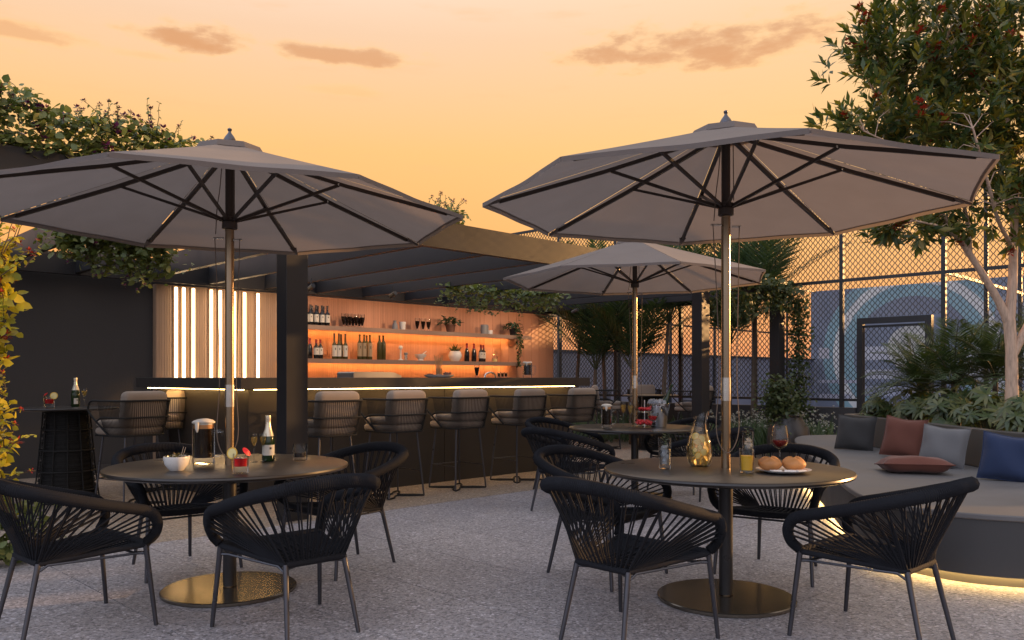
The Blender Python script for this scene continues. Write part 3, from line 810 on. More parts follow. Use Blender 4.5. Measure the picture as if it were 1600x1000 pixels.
T_L, T_R, T_B = Vector((-1.594, 4.615, 0)), Vector((1.159, 4.43, 0)), Vector((1.222, 8.13, 0))
par = make_parasol()
for i, (t, dz, rz, lab) in enumerate(((T_L, -.03, -1.5, 'taupe canvas parasol on the left, above the table with the beer mug'),
                                      (T_R, .01, -1.0, 'large taupe canvas parasol on the right, above the table with the carafe'),
                                      (T_B, .03, 8.0, 'smaller-looking taupe parasol farther back, partly behind the right one'))):
    o = place(par, i > 0, t + Vector((0, 0, dz)), R(rz), lab)

# ------------------------------------------------------------------ round tables
def make_table():
    root = thing('round_table', 'x', 'table', (0, 0, 0), 'round tables with parasols')
    part(root, 'table_top', MB().lathe([(.001, .682), (.640, .682), (.652, .688), (.656, .697), (.653, .706), (.646, .7095), (.001, .71)], 72), M['table'], 35)
    part(root, 'table_apron', MB().lathe([(.30, .655), (.33, .681), (.10, .6815)], 40), M['table_metal'], 30)
    part(root, 'pedestal', MB().tube([(0, 0, .028), (0, 0, .66)], .037, 20), M['table_metal'])
    part(root, 'base_plate', MB().lathe([(.362, .0), (.366, .004), (.366, .018), (.36, .022), (.001, .0225)], 64), M['base_metal'], 30)
    return root
tb = make_table()
for i, (t, lab) in enumerate(((T_L, 'round black table on the left holding the beer mug and bowl'), (T_R, 'round black table on the right holding the carafe and bread'), (T_B, 'round dark table farther back holding the ice bucket'))):
    place(tb, i > 0, t, 0, lab)

# ------------------------------------------------------------------ rope chairs
def make_chair():
    root = thing('rope_chair', 'x', 'chair', (0, 0, 0), 'black rope armchairs round the tables')
    half = [(.268, .235, .405), (.292, .268, .445), (.308, .272, .505), (.318, .225, .560), (.330, .10, .595), (.334, -.05, .633), (.312, -.19, .672), (.245, -.305, .705), (.135, -.365, .728), (0, -.385, .736)]
    pts = half + [(-x, y, z) for x, y, z in half[-2::-1]]
    sm = catmull(pts, 14)
    NP = len(sm)
    fine = []
    for i in range(NP - 1):
        for k in range(2): fine.append(sm[i].lerp(sm[i + 1], k / 2))
    fine.append(sm[-1])
    rad = []
    for i, p in enumerate(fine):
        t = i / (len(fine) - 1)
        back = math.sin(PI * t)
        rad.append((.0255 + .0085 * back ** 2) * (1.0 if i % 2 else .87))
    part(root, 'rope_rim', MB().tube(fine, rad, 9), M['rope'], 75)
    FL, BL = Vector((.265, .235, .395)), Vector((.150, -.200, .355))
    mx = lambda v: Vector((-v.x, v.y, v.z))
    # seat edge: thick roped front bar, thinner side and back bars
    fr = catmull([FL, FL + Vector((-.12, .018, -.004)), Vector((0, .262, .388)), mx(FL) + Vector((.12, .018, -.004)), mx(FL)], 12)
    part(root, 'seat_edge', MB().tube(fr, [.021 * (1 if i % 2 else .93) for i in range(len(fr))], 8).tube([FL, BL], .014, 7).tube([mx(FL), mx(BL)], .014, 7).tube([BL, mx(BL)], .016, 7), M['rope'], 75)
    seat = MB()
    n = 30
    for i in range(n):
        t = (i + .5) / n
        l = FL.lerp(BL, t); r = mx(l)
        mid = (l + r) / 2 + Vector((0, .02 * (1 - t), -.020 * math.sin(PI * t) - .004))
        cur = catmull([l, l.lerp(mid, .55) + Vector((0, 0, -.006)), mid, r.lerp(mid, .55) + Vector((0, 0, -.006)), r], 3)
        seat.tube(cur, .0052, 5, caps=False)
    for i in range(11):                       # lengthwise lacing
        x = (i - 5) / 5
        seat.tube(catmull([(x * .23, .25, .392), (x * .19, .06, .366), (x * .145, -.195, .362)], 4), .0045, 4, caps=False)
    part(root, 'woven_seat', seat, M['rope'], 80, kind='stuff')
    st = MB()
    def strand(p, q):
        p = Vector(p); q = Vector(q); d = (q - p).cross(Vector((0, 0, 1)))
        d = d.normalized() * .0062 if d.length > 1e-4 else Vector((.0062, 0, 0))
        for s in (-1, 1):
            st.tube([p + d * s * .6, p.lerp(q, .5) + d * s, q + d * s], .0042, 5, caps=False)
    b0, b1 = int(NP * .325), int(NP * .675)
    nb = 15
    for i in range(nb):
        t = i / (nb - 1)
        strand(mx(BL).lerp(BL, 1 - t) if False else BL.lerp(mx(BL), t), sm[int(b0 + (b1 - b0) * t)])
    ns = 12
    for i in range(ns):
        t = i / ns
        base = BL.lerp(FL, .02 + .16 * t)
        k = int(NP * .055 + (b0 - NP * .055) * (1 - t) ** .9)
        strand(base, sm[k]); strand(mx(base), sm[NP - 1 - k])
    part(root, 'rope_strands', st, M['rope'], 80, kind='stuff')
    legs = ((FL, Vector((.290, .275, 0))), (BL, Vector((.182, -.278, 0))))
    for (t, f) in legs:
        for s in (1, -1):
            tt = Vector((t.x * s, t.y, t.z)); ff = Vector((f.x * s, f.y, f.z))
            part(root, 'leg', MB().tube([ff, ff.lerp(tt, .04), tt], [.0098, .0105, .0135], 10), M['leg'])
    fr_ = MB()
    for s in (1, -1):
        a = Vector((.268 * s, .236, .352)); b = Vector((.155 * s, -.205, .318))
        fr_.tube([a, a + Vector((-.03 * s, -.03, .0)), b + Vector((.012 * s, .04, .028)), b], .0065, 6)
    fr_.tube([(.262, .232, .357), (.2, .205, .350), (-.2, .205, .350), (-.262, .232, .357)], .0065, 6)
    fr_.tube([(.155, -.205, .335), (.09, -.185, .340), (-.09, -.185, .340), (-.155, -.205, .335)], .0065, 6)
    part(root, 'under_frame', fr_, M['leg'])
    return root
chp = make_chair(); n = 0
def chair(c, target, lab, turn=0):
    global n
    d = Vector(target) - Vector(c)
    rz = math.atan2(d.y, d.x) - PI / 2 + R(turn)
    place(chp, n > 0, (c[0], c[1], 0), rz, lab); n += 1
chair((-1.045, 3.93), T_L.xy, 'black rope armchair nearest the camera at the left table, its back half turned to us', 4)
chair((-2.125, 3.95), T_L.xy, 'black rope armchair cut off by the left picture edge at the left table', -3)
chair((-1.085, 5.22), T_L.xy, 'black rope armchair at the left table, on its far right below the bar stools')
chair((-2.11, 5.17), T_L.xy, 'black rope armchair behind the left table below the white bowl')
chair((.55, 3.79), T_R.xy, 'black rope armchair nearest the camera at the right table, seen from behind its left side', -4)
chair((.55, 4.98), T_R.xy, 'black rope armchair on the far left side of the right table')
chair((1.69, 3.80), T_R.xy, 'black rope armchair in front of the curved bench at the right table', 3)
chair((1.63, 5.07), T_R.xy, 'black rope armchair behind the right table below the bread plate', 3)
chair((.50, 7.42), T_B.xy, 'black rope armchair on the near left of the back table')
chair((.56, 8.72), T_B.xy, 'black rope armchair on the far left of the back table, partly hidden')
chair((1.78, 7.50), T_B.xy, 'black rope armchair on the near right of the back table, seen past the highball glass')
chair((1.85, 8.74), T_B.xy, 'black rope armchair on the far right of the back table behind the carafe')

# ------------------------------------------------------------------ bar stools and high tables
def rbox(mb, cx, cy, z0, z1, wx, wy, r, n=4, puff=0.):
    # rounded cushion: superellipse rings
    prof = []
    for i in range(n + 1):
        a = PI / 2 * i / n; prof.append((z0 + r * (1 - math.sin(a)) if False else z0 + r - r * math.cos(a), r - r * math.sin(a)))
    zs = [(z0 + r * (1 - math.cos(PI / 2 * i / n)), r * (1 - math.sin(PI / 2 * i / n))) for i in range(n + 1)]
    zs += [(z1 - (z - z0), d) for z, d in zs[::-1]]
    m = 28; vs = []; fs = []
    for z, d in zs:
        for k in range(m):
            an = 2 * PI * k / m
            ca, sa = math.cos(an), math.sin(an)
            e = 2 / 6.0
            x = math.copysign(abs(ca) ** e, ca) * (wx / 2 - d); y = math.copysign(abs(sa) ** e, sa) * (wy / 2 - d)
            vs.append((cx + x, cy + y, z))
    for i in range(len(zs) - 1):
        for k in range(m): fs.append((i * m + k, i * m + (k + 1) % m, (i + 1) * m + (k + 1) % m, (i + 1) * m + k))
    fs.append(tuple(range(m - 1, -1, -1))); fs.append(tuple(range((len(zs) - 1) * m, len(zs) * m)))
    return mb.add(vs, fs)
def make_stool():
    root = thing('bar_stool', 'x', 'bar stool', (0, 0, 0), 'woven bar stools with taupe cushions')
    rbox(sc_ := MB(), 0, .01, .665, .735, .47, .46, .03)
    se = part(root, 'seat_cushion', sc_, M['cushion'], 60)
    part(root, 'seat_pad', rbox(MB(), 0, .015, .737, .80, .455, .44, .028), M['cushion'], 60)
    bc = MB(); rbox(bc, 0, 0, -.17, .17, .44, .115, .05)
    bc.v = [tuple(Matrix.Rotation(R(8), 3, 'X') @ Vector(v) + Vector((0, -.195, .905))) for v in bc.v]
    part(root, 'back_cushion', bc, M['cushion'], 60)
    ZT, ZL = .985, .835
    def rim(z, ex=0.):
        return [(.285, .13, z), (.290, 0, z), (.283, -.16, z), (.25, -.245, z), (.17, -.272, z), (0, -.278, z), (-.17, -.272, z), (-.25, -.245, z), (-.283, -.16, z), (-.290, 0, z), (-.285, .13, z)]
    top = rim(ZT)
    def arm(s): return [(.235 * s, -.02, .665), (.262 * s, .07, .755), (.285 * s, .16, .845), (.290 * s, .205, .90), (.288 * s, .195, .955), (.286 * s, .165, .98)]
    path = catmull(arm(1) + top + arm(-1)[::-1], 6)
    fr = MB().tube(path, .0095, 8)
    low = catmull([(.272, .10, .80)] + [(x * .985, y * .985 if y < .1 else .10, ZL - .005) for x, y, z in top[1:-1]] + [(-.272, .10, .80)], 6)
    fr.tube(low, .0085, 7)
    base = catmull([(.235, -.02, .662), (.232, -.15, .662), (.18, -.225, .662), (0, -.235, .662), (-.18, -.225, .662), (-.232, -.15, .662), (-.235, -.02, .662), (-.225, .17, .662), (-.16, .215, .662), (.16, .215, .662), (.225, .17, .662)], 5, True)
    fr.tube(base, .009, 7, closed=True)
    part(root, 'arm_frame', fr, M['weave'])
    cords = MB()
    tp = catmull(top, 8); bs = []
    import bisect
    lw = catmull([(.245, .06, .70), (.238, -.03, .667), (.232, -.15, .662), (.195, -.215, .662), (.12, -.232, .662), (0, -.235, .662), (-.12, -.232, .662), (-.195, -.215, .662), (-.232, -.15, .662), (-.238, -.03, .667), (-.245, .06, .70)], 8)
    nn = len(tp) - 1
    for i in range(4, nn * 1 - 3):
        for h in (0,):
            a = tp[i].lerp(tp[i + 1], h); b = lw[i].lerp(lw[i + 1], h)
            cords.tube([a, a.lerp(b, .5) + (Vector((a.x, a.y, 0)).normalized() * .010), b], .0026, 5, caps=False)
    part(root, 'woven_cords', cords, M['weave'], 80, kind='stuff')
    for sx in (1, -1):
        for sy in (1, -1):
            part(root, 'leg', MB().tube([(.218 * sx, .218 * sy, .009), (.165 * sx, .165 * sy, .66)], .009, 8), M['leg'])
    fl = MB()
    cs = [(.218, .218), (-.218, .218), (-.218, -.218), (.218, -.218)]
    for i in range(4):
        p, q = cs[i], cs[(i + 1) % 4]
        m = ((p[0] + q[0]) / 2, (p[1] + q[1]) / 2)
        fl.tube(catmull([(p[0], p[1], .009), (p[0] * .55 + m[0] * .22, p[1] * .55 + m[1] * .22, .009), (m[0] * .28, m[1] * .28, .009), (q[0] * .55 + m[0] * .22, q[1] * .55 + m[1] * .22, .009), (q[0], q[1], .009)], 5), .009, 7)
    part(root, 'floor_frame', fl, M['weave'])
    k = .21
    fl = MB()
    for i in (0, 1, 2, 3):
        p, q = cs[i], cs[(i + 1) % 4]
        if i == 2: continue
        fl.tube([(p[0] * .92, p[1] * .92, .255), (q[0] * .92, q[1] * .92, .255)], .006, 6)
    part(root, 'foot_rail', fl, M['leg'])
    return root
stp = make_stool(); ns_ = 0
def stool(c, face, lab):
    global ns_
    place(stp, ns_ > 0, (c[0], c[1], 0), math.atan2(face[1], face[0]) - PI / 2, lab); ns_ += 1
V_ = (-S2, S2)
for i, (a, lab) in enumerate(((4.22, 'taupe cushioned bar stool at the counter right beside the pergola column'), (5.02, 'taupe cushioned bar stool at the counter, second from the pergola column'), (5.88, 'taupe cushioned bar stool at the counter, third of five from the column'),
                              (6.80, 'taupe cushioned bar stool at the counter, fourth of five from the column'), (7.73, 'taupe cushioned bar stool at the right end of the counter'))):
    stool(AB(a, 6.72).xy, V_, lab)
TH_L = Vector((-4.33, 7.95, 0)); TH_R = Vector((2.32, 13.7, 0))
stool((-3.62, 7.75), (-.86, .5), 'bar stool beside the left high table with its back to the camera')
stool((-3.80, 8.75), (-.75, -.66), 'bar stool behind the left high table next to the wall, partly hidden by another stool')
stool((-5.03, 7.62), (1, .25), 'bar stool cut off by the left picture edge at the left high table')
stool((1.62, 13.9), (1, -.1), 'grey bar stool at the far high table, seen from the side by the parasol pole')
stool((2.35, 14.5), (0, -1), 'grey bar stool behind the far high table, in front of the fence')
stool((2.92, 13.2), (-.75, .66), 'grey bar stool right of the far high table, beside the pergola column')
def make_high():
    root = thing('high_table', 'x', 'high table', (0, 0, 0), 'high tables with woven bases')
    part(root, 'table_top', MB().lathe([(.001, .885), (.44, .885), (.462, .896), (.464, .904), (.46, .91), (.001, .9105)], 56), M['table'], 35)
    w = MB(); rad = lambda z: .285 - .085 * (z / .88) ** .8
    nr = 62
    for i in range(nr):
        z = .02 + .85 * i / (nr - 1)
        tx, ty = random.uniform(-.02, .02), random.uniform(-.02, .02)
        r = rad(z) - .012
        w.tube([(r * math.cos(2 * PI * k / 28), r * math.sin(2 * PI * k / 28), z + tx * math.cos(2 * PI * k / 28) + ty * math.sin(2 * PI * k / 28)) for k in range(28)], .0042, 4, closed=True)
    part(root, 'woven_cords', w, M['weave'], 80, kind='stuff')
    fr = MB()
    for z in (.012, .12, .30, .50, .70, .87):
        r = rad(z)
        fr.tube([(r * math.cos(2 * PI * k / 40), r * math.sin(2 * PI * k / 40), z) for k in range(40)], .009, 6, closed=True)
    for k in range(12):
        an = 2 * PI * k / 12
        fr.tube([(rad(z) * math.cos(an), rad(z) * math.sin(an), z) for z in (.01, .3, .6, .885)], .007, 6)
    part(root, 'base_frame', fr, M['weave'])
    part(root, 'inner_drum', MB().lathe([(rad(.02) - .03, .0), (rad(.3) - .03, .3), (rad(.6) - .03, .6), (rad(.88) - .03, .88)], 32), M['weave'])
    return root
hp = make_high()
place(hp, False, TH_L, 0, 'high round table with woven black base by the charcoal wall')
place(hp, True, TH_R, .3, 'far high round table behind the ice bucket near the fence')

# ------------------------------------------------------------------ cushions on the bench
def pillow(c, w, h, th, yaw, tilt, m, lab, name='cushion', roll=0):
    n = 14; vs = []; fs = []
    for side in (1, -1):
        for i in range(n + 1):
            for j in range(n + 1):
                u = 2 * i / n - 1; v = 2 * j / n - 1
                k = (max(0, 1 - u ** 4) * max(0, 1 - v ** 4)) ** .55
                pinch = 1 - .06 * (1 - u * u) * v * v
                pin2 = 1 - .06 * (1 - v * v) * u * u
                dip = .0 if v < .2 else -.05 * (1 - abs(u)) * (v - .2)
                wr = (.007 * math.sin(5 * u + 3 * v) + .004 * math.sin(9 * u * v + 4 * u + w * 30)) * k
                vs.append((u * w / 2 * pin2, side * (th / 2 * k) + wr, v * h / 2 * pinch + dip * h))
    m1 = (n + 1) ** 2
    for s in (0, 1):
        for i in range(n):
            for j in range(n):
                q = (i * (n + 1) + j, i * (n + 1) + j + 1, (i + 1) * (n + 1) + j + 1, (i + 1) * (n + 1) + j)
                fs.append(tuple(x + s * m1 for x in (q if s == 0 else q[::-1])))
    T = Matrix.Rotation(yaw, 4, 'Z') @ Matrix.Rotation(tilt, 4, 'X') @ Matrix.Rotation(roll, 4, 'Y')
    mb = MB(); mb.add([Vector(c) + T @ Vector(v) for v in vs], fs)
    o = single(name, mb, m, lab, 'cushion', Vector((c[0], c[1], .42)), 'cushions on the curved bench', 60)
    nn = n + 1
    ring = [i * nn for i in range(nn)] + [n * nn + j for j in range(1, nn)] + [i * nn + n for i in range(n - 1, -1, -1)] + [j for j in range(n - 1, 0, -1)]
    part(o, 'piping', MB().tube([mb.v[i] for i in ring], .0052, 6, closed=True), m, 60)
    return o
pillow((3.72, 8.85, .60), .40, .38, .13, R(-38), R(-14), M['p_dark'], 'charcoal cushion leaning at the left end of the bench back', roll=R(3))
pillow((3.83, 8.00, .615), .38, .40, .14, R(-42), R(-16), M['p_rust'], 'upright rust coloured cushion leaning on the planter wall', roll=R(6))
pillow((3.75, 7.10, .60), .37, .37, .14, R(-40), R(-20), M['p_grey'], 'light grey cushion between the rust and blue cushions', roll=R(5))
pillow((3.30, 6.72, .485), .52, .42, .135, R(-14), R(-96), M['p_rust'], 'rust cushion lying flat on the bench seat')
pillow((3.78, 6.18, .59), .42, .37, .14, R(-35), R(-18), M['p_blue'], 'navy blue cushion at the right picture edge', roll=R(6))

# ------------------------------------------------------------------ glasses, bottles and food
def glass_body(prof_out, th=.0022):
    inner = [(max(r - th, .0005), z) for r, z in prof_out[::-1]]
    return prof_out, inner
def tumbler(c, r0, r1, h, liquid, fill, lab, name='tumbler', cat='glass', base=.012, group=None, cut=False):
    t = thing(name, lab, cat, c, group)
    th = .0025
    prof = [(.0005, 0), (r0, 0), (r0 + .001, .004), (r1, h), (r1 - th, h), (r0 - th + .001, base), (.0005, base)]
    g = part(t, 'glass_wall', MB().lathe(prof, 28, c), M['glass'], 35)
    if liquid:
        rt = r0 + (r1 - r0) * fill
        part(t, 'drink', MB().lathe([(.0005, base + .001), (r0 - th - .0004, base + .001), (rt - th - .0008, h * fill), (.0005, h * fill)], 24, c), liquid, 35)
    if cut:
        mb = MB()
        for k in range(10):
            a = 2 * PI * k / 10; b = 2 * PI * (k + .5) / 10; a2 = 2 * PI * (k + 1) / 10
            pa = lambda an, z, r: Vector(c) + Vector((r * math.cos(an), r * math.sin(an), z))
            mb.tube([pa(a, h * .9, r1 + .0005), pa(b, h * .3, r0 + .002)], .0012, 4); mb.tube([pa(b, h * .3, r0 + .002), pa(a2, h * .9, r1 + .0005)], .0012, 4)
        part(t, 'cut_pattern', mb, M['glass'])
    return t
def bottle(c, r, h, m, foil, label, lab, neck=.32, group=None, name='wine_bottle', cat='bottle', sparkling=False, lz=(.12, .50), foil_to=.80, arc=None):
    t = thing(name, lab, cat, c, group)
    sh = h * (1 - neck)
    if sparkling:
        prof = [(.0005, 0), (r * .9, 0), (r, .006), (r, h * .45), (r * .93, h * .53), (r * .70, h * .63), (r * .46, h * .74), (r * .37, h * .86), (r * .36, h * .93), (r * .42, h * .94), (r * .42, h * .97), (r * .36, h), (.0005, h)]
    else:
        prof = [(.0005, 0), (r * .92, 0), (r, .005), (r, sh * .86), (r * .92, sh * .94), (r * .62, sh * 1.02), (r * .40, sh * 1.09), (r * .36, h * .93), (r * .40, h * .94), (r * .40, h * .985), (.0005, h * .99)]
    part(t, 'bottle_glass', MB().lathe(prof, 18, c), m, 45)
    def rad(z):
        for (r0, z0), (r1, z1) in zip(prof, prof[1:]):
            if z0 <= z <= z1 and z1 > z0: return r0 + (r1 - r0) * (z - z0) / (z1 - z0)
        return r * .4
    zz = [h * (foil_to - .001 + (1.003 - foil_to) * i / 8) for i in range(9)]
    fp = [(rad(min(z, h * .985)) + .0012, z) for z in zz] + [(.0005, h * 1.005)]
    part(t, 'foil', MB().lathe(fp, 16, c), foil, 45)
    if label:
        an = math.atan2(-c[1], -c[0]) + .12
        w = arc or 1.25
        part(t, 'label', MB().lathe([(r + .0009, h * lz[0]), (r + .0009, h * lz[1])], 14, c, an - w, an + w), label)
        part(t, 'label_mark', MB().lathe([(r + .0016, h * (lz[0] + (lz[1] - lz[0]) * .58)), (r + .0016, h * (lz[0] + (lz[1] - lz[0]) * .78))], 4, c, an + .1, an + .42), M['label_ink'])
    return t
def flute(c, h, r, lab, liquid=None, group=None, fill=.75, bowl=.45, name='champagne_flute'):
    t = thing(name, lab, 'glass', c, group)
    zb = h * (1 - bowl)
    part(t, 'foot', MB().lathe([(.0005, 0), (r * .95, 0), (r * .95, .0015), (.004, .006), (.0032, .012), (.0032, zb - .004), (.006, zb)], 20, c), M['glass'], 40)
    bp = [(.006, zb), (r * .62, zb + h * bowl * .22), (r * .98, zb + h * bowl * .55), (r * .85, h)]
    part(t, 'bowl', MB().lathe(bp + [(x - .0012, z) for x, z in bp[::-1]], 22, c), M['glass'], 45)
    lp = [(.0005, zb + .004), (.0055, zb + .005), (r * .60 - .001, zb + h * bowl * .22), (r * .96 - .0015, zb + h * bowl * .55)]
    zt = zb + h * bowl * fill
    lp = [q for q in lp if q[1] < zt] + [(r * .92 - .002, zt), (.0005, zt)]
    part(t, 'drink', MB().lathe(lp, 20, c), liquid or M['champagne'], 45)
    return t
def mug(c, r, h, lab, hand=0., name='beer_mug'):
    t = thing(name, lab, 'beer mug', c)
    th = .006
    part(t, 'glass_wall', MB().lathe([(.0005, 0), (r * .94, 0), (r * .98, .006), (r * .98, .028), (r * .93, .035), (r, .05), (r, h), (r - th, h), (r - th, .034), (.0005, .032)], 24, c), M['glass'], 35)
    part(t, 'drink', MB().lathe([(.0005, .036), (r - th - .001, .036), (r - th - .001, h * .86), (.0005, h * .86)], 24, c), M['cola'], 35)
    part(t, 'beer_head', MB().lathe([(.0005, h * .861), (r - th - .001, h * .861), (r - th - .001, h * .955), (.0005, h * .955)], 24, c), M['bread'], 35)
    fo = MB()
    fo.lathe([(r - th - .001, h * .957), (r - th - .001, h * .985), (r * 1.0, h * 1.005), (r * 1.02, h * 1.03), (r * .85, h * 1.065), (r * .45, h * 1.085), (.0005, h * 1.08)], 24, c)
    for i in range(len(fo.v)):
        x, y, z = fo.v[i]; fo.v[i] = (x, y, z + .004 * math.sin(40 * x + 9) * (1 if z > c[2] + h else 0))
    an = -1.75
    dr = [Vector(c) + Vector(((r + .003) * math.cos(an), (r + .003) * math.sin(an), h * k)) for k in (1.02, .95, .86, .78)]
    fo.tube(dr, [.013, .012, .010, .004], 8)
    part(t, 'foam', fo, M['foam'], 60)
    d = Vector((math.cos(hand), math.sin(hand), 0))
    hp_ = catmull([Vector(c) + d * (r - .002) + Vector((0, 0, h * .78)), Vector(c) + d * (r + .035) + Vector((0, 0, h * .79)), Vector(c) + d * (r + .046) + Vector((0, 0, h * .70)), Vector(c) + d * (r + .044) + Vector((0, 0, h * .35)), Vector(c) + d * (r + .032) + Vector((0, 0, h * .20)), Vector(c) + d * (r - .002) + Vector((0, 0, h * .20))], 5)
    part(t, 'handle', MB().tube(hp_, .0085, 8), M['glass'])
    return t
def citrus(mb_r, mb_p, c, r, nrm, th=.005):
    nrm = Vector(nrm).normalized(); x = nrm.orthogonal().normalized(); y = nrm.cross(x); c = Vector(c)
    def disc(mb, ro, ri, t):
        n = 20; vs = []; fs = []
        for rr in (ro, ri):
            for s in (-1, 1):
                for k in range(n): vs.append(c + (x * math.cos(2 * PI * k / n) + y * math.sin(2 * PI * k / n)) * rr + nrm * (t / 2 * s))
        for k in range(n):
            j = (k + 1) % n
            fs += [(k, j, n + j, n + k), (2 * n + j, 2 * n + k, 3 * n + k, 3 * n + j), (n + k, n + j, 3 * n + j, 3 * n + k), (j, k, 2 * n + k, 2 * n + j)]
        mb.add(vs, fs)
    disc(mb_r, r, r * .82, th); disc(mb_p, r * .82, .0008, th * .7)
TZ = .7105
def on(x, y, z=TZ):                 # a point on a horizontal plane seen at picture position x, y
    Y = (EYE - z) * F / (y - 590.)
    return Vector(((x - 800.) / F * Y, Y, z))
def cocktail(c, r, h, lab, side=-1):
    t = tumbler(c, r * .92, r, h, M['red_drink'], .74, lab, 'cocktail_glass', base=h * .34)
    a, b = MB(), MB()
    citrus(a, b, c + Vector((r * 1.0 * side, -.006, h * 1.0)), r * .72, (.25 * side, -1, .15))
    s = part(t, 'lemon_slice', b, M['citrus_pulp']); part(s, 'rind', a, M['citrus_rind'])
    u = MB(); p = c + Vector((-r * .75 * side, 0, h * 1.07)); nrm = Vector((-.75 * side, -.2, .6)).normalized()
    x = nrm.orthogonal().normalized(); y = nrm.cross(x)
    k = 12; vs = [p + nrm * .012] + [p + (x * math.cos(2 * PI * i / k) + y * math.sin(2 * PI * i / k)) * .027 for i in range(k)]
    u.add(vs, [(0, i + 1, (i + 1) % k + 1) for i in range(k)])
    um = part(t, 'paper_umbrella', u, M['red_plastic'], None)
    part(um, 'stick', MB().tube([c + Vector((r * .2 * side, 0, h * .4)), p + nrm * .014], .0012, 5), M['wood_stick'])
    ic = MB(); 
    for i in range(3): ic.box(-.012, .012, -.012, .012, -.01, .01, lambda X, Y_, Z, i=i: Matrix.Rotation(i + .4, 3, 'Z') @ Vector((X, Y_, Z)) + c + Vector(((i - 1) * .016, .01 * (i % 2), h * .68)))
    part(t, 'ice', ic, M['ice'], None)
    return t
# left table
c = on(276, 735)
bo = thing('salad_bowl', 'small white bowl of green salad on the left table', 'bowl', c)
part(bo, 'bowl_shell', MB().lathe([(.0005, 0), (.034, 0), (.040, .006), (.058, .03), (.067, .062), (.0655, .075), (.062, .075), (.060, .060), (.050, .03), (.03, .012), (.0005, .010)], 32, c), M['ceramic'], 45)
sa = MB()
for i in range(170):
    an = random.uniform(0, 2 * PI); q = math.sqrt(random.random()) * .054
    sa.leaf(c + Vector((q * math.cos(an), q * math.sin(an), .058 + .016 * (1 - q / .054) + random.uniform(0, .014))), (random.uniform(-1, 1), random.uniform(-1, 1), random.uniform(-.2, .7)), Vector((0, 0, 1)), random.uniform(.014, .026), random.uniform(.009, .016), simple=True)
part(bo, 'salad', sa, M['salad'], 60, kind='stuff')
part(bo, 'pick', MB().tube([c + Vector((.02, 0, .06)), c + Vector((.036, 0, .125))], .0013, 5).tube([c + Vector((.026, .005, .06)), c + Vector((.046, .005, .122))], .0013, 5), M['sleeve'])
mug(on(318, 724), .0625, .232, 'large beer mug of dark beer with foam running down the side', hand=0.05)
cocktail(on(376, 739), .041, .102, 'red cocktail with lemon slice and paper umbrella on the left table')
flute(on(397, 722), .165, .021, 'left one of two champagne flutes beside the bottle on the left table', group='flutes on the left table')
flute(on(411, 721), .165, .021, 'right one of two champagne flutes, overlapping the bottle on the left table', group='flutes on the left table')
bottle(on(419, 720), .036, .266, M['bottle_green'], M['foil_gold'], M['label_white'], 'green sparkling wine bottle with pale foil neck on the left table', sparkling=True, lz=(.13, .36), foil_to=.55)
tumbler(on(469, 719), .040, .043, .098, M['cola'], .46, 'cut glass tumbler with dark drink on the left table', cut=True, base=.02)
# right table
def highball(c, lab):
    t = tumbler(c, .030, .035, .168, M['water'], .62, lab, 'highball_glass', base=.02)
    ic = MB()
    for i in range(9):
        q = Vector((random.uniform(-.010, .010), random.uniform(-.010, .010), .035 + i * .0105))
        ic.box(-.010, .010, -.010, .010, -.009, .009, lambda X, Y_, Z, i=i, q=q: Euler((i, i * 2.1, i * .7)).to_matrix() @ Vector((X, Y_, Z)) + c + q)
    part(t, 'ice', ic, M['ice'], None)
    mi = MB()
    for i in range(16):
        an = i * 2.4
        mi.leaf(c + Vector((random.uniform(-.006, .006), random.uniform(-.006, .006), .115 + i * .0045)), (math.cos(an), math.sin(an), .5), Vector((0, 0, 1)), .030, .017)
    part(t, 'mint_leaves', mi, M['leaf_house'], 60, kind='stuff')
highball(on(1039, 732), 'highball glass of water, ice and mint at the left edge of the right table')
highball(Vector((1.416, 4.90, TZ)), 'highball glass with mint behind the orange juice')
c = on(1093, 728)
ca = thing('carafe', 'tall curved glass carafe of white sangria with fruit slices', 'carafe', c)
pf = [(.0005, 0), (.048, 0), (.058, .008), (.070, .05), (.072, .085), (.066, .13), (.053, .175), (.043, .21), (.038, .24), (.038, .262), (.043, .285)]
mb = MB().lathe(pf + [(max(r - .003, .0005), z + (.004 if i == 0 else 0)) for i, (r, z) in reversed(list(enumerate(pf)))], 36, c)
for i, (x, y, z) in enumerate(mb.v):
    if z - c.z > .22: mb.v[i] = (x + (z - c.z - .22) * .18, y, z + (x - c.x) * .42 * min(1, (z - c.z - .22) / .06))
part(ca, 'glass_wall', mb, M['glass'], 50)
M['sangria_clear'] = mat_glass('clear white wine', (.98, .92, .74), .16, (.9, .78, .48), .05)
part(ca, 'drink', MB().lathe([(.0005, .006), (.044, .006), (.0535, .012), (.0660, .05), (.0682, .085), (.0622, .13), (.0495, .175), (.0005, .176)], 32, c), M['sangria_clear'], 45)
fa, fb, fg, fgp = MB(), MB(), MB(), MB()
for i in range(26):
    z = .02 + .15 * (i / 26); rr = .038 if z < .13 else .028
    an = i * 2.4
    q = c + Vector((rr * math.cos(an) * .85, rr * math.sin(an) * .85, z))
    nr = (math.cos(an) + random.uniform(-.6, .6), math.sin(an) + random.uniform(-.6, .6), random.uniform(-.5, .5))
    if i % 3: citrus(fa, fb, q, .022, nr, .004)
    else: citrus(fg, fgp, q, .015, nr, .004)
part(ca, 'fruit_slice', fb, M['citrus_pulp'], kind='stuff'); part(ca, 'fruit_rind', fa, M['citrus_rind'], kind='stuff')
part(ca, 'cucumber_slice', fgp, M['citrus_pulp'], kind='stuff'); part(ca, 'cucumber_rind', fg, M['citrus_green'], kind='stuff')
tumbler(on(1167, 738), .034, .0395, .123, M['juice'], .70, 'glass of orange juice on the right table', 'juice_glass', base=.012)
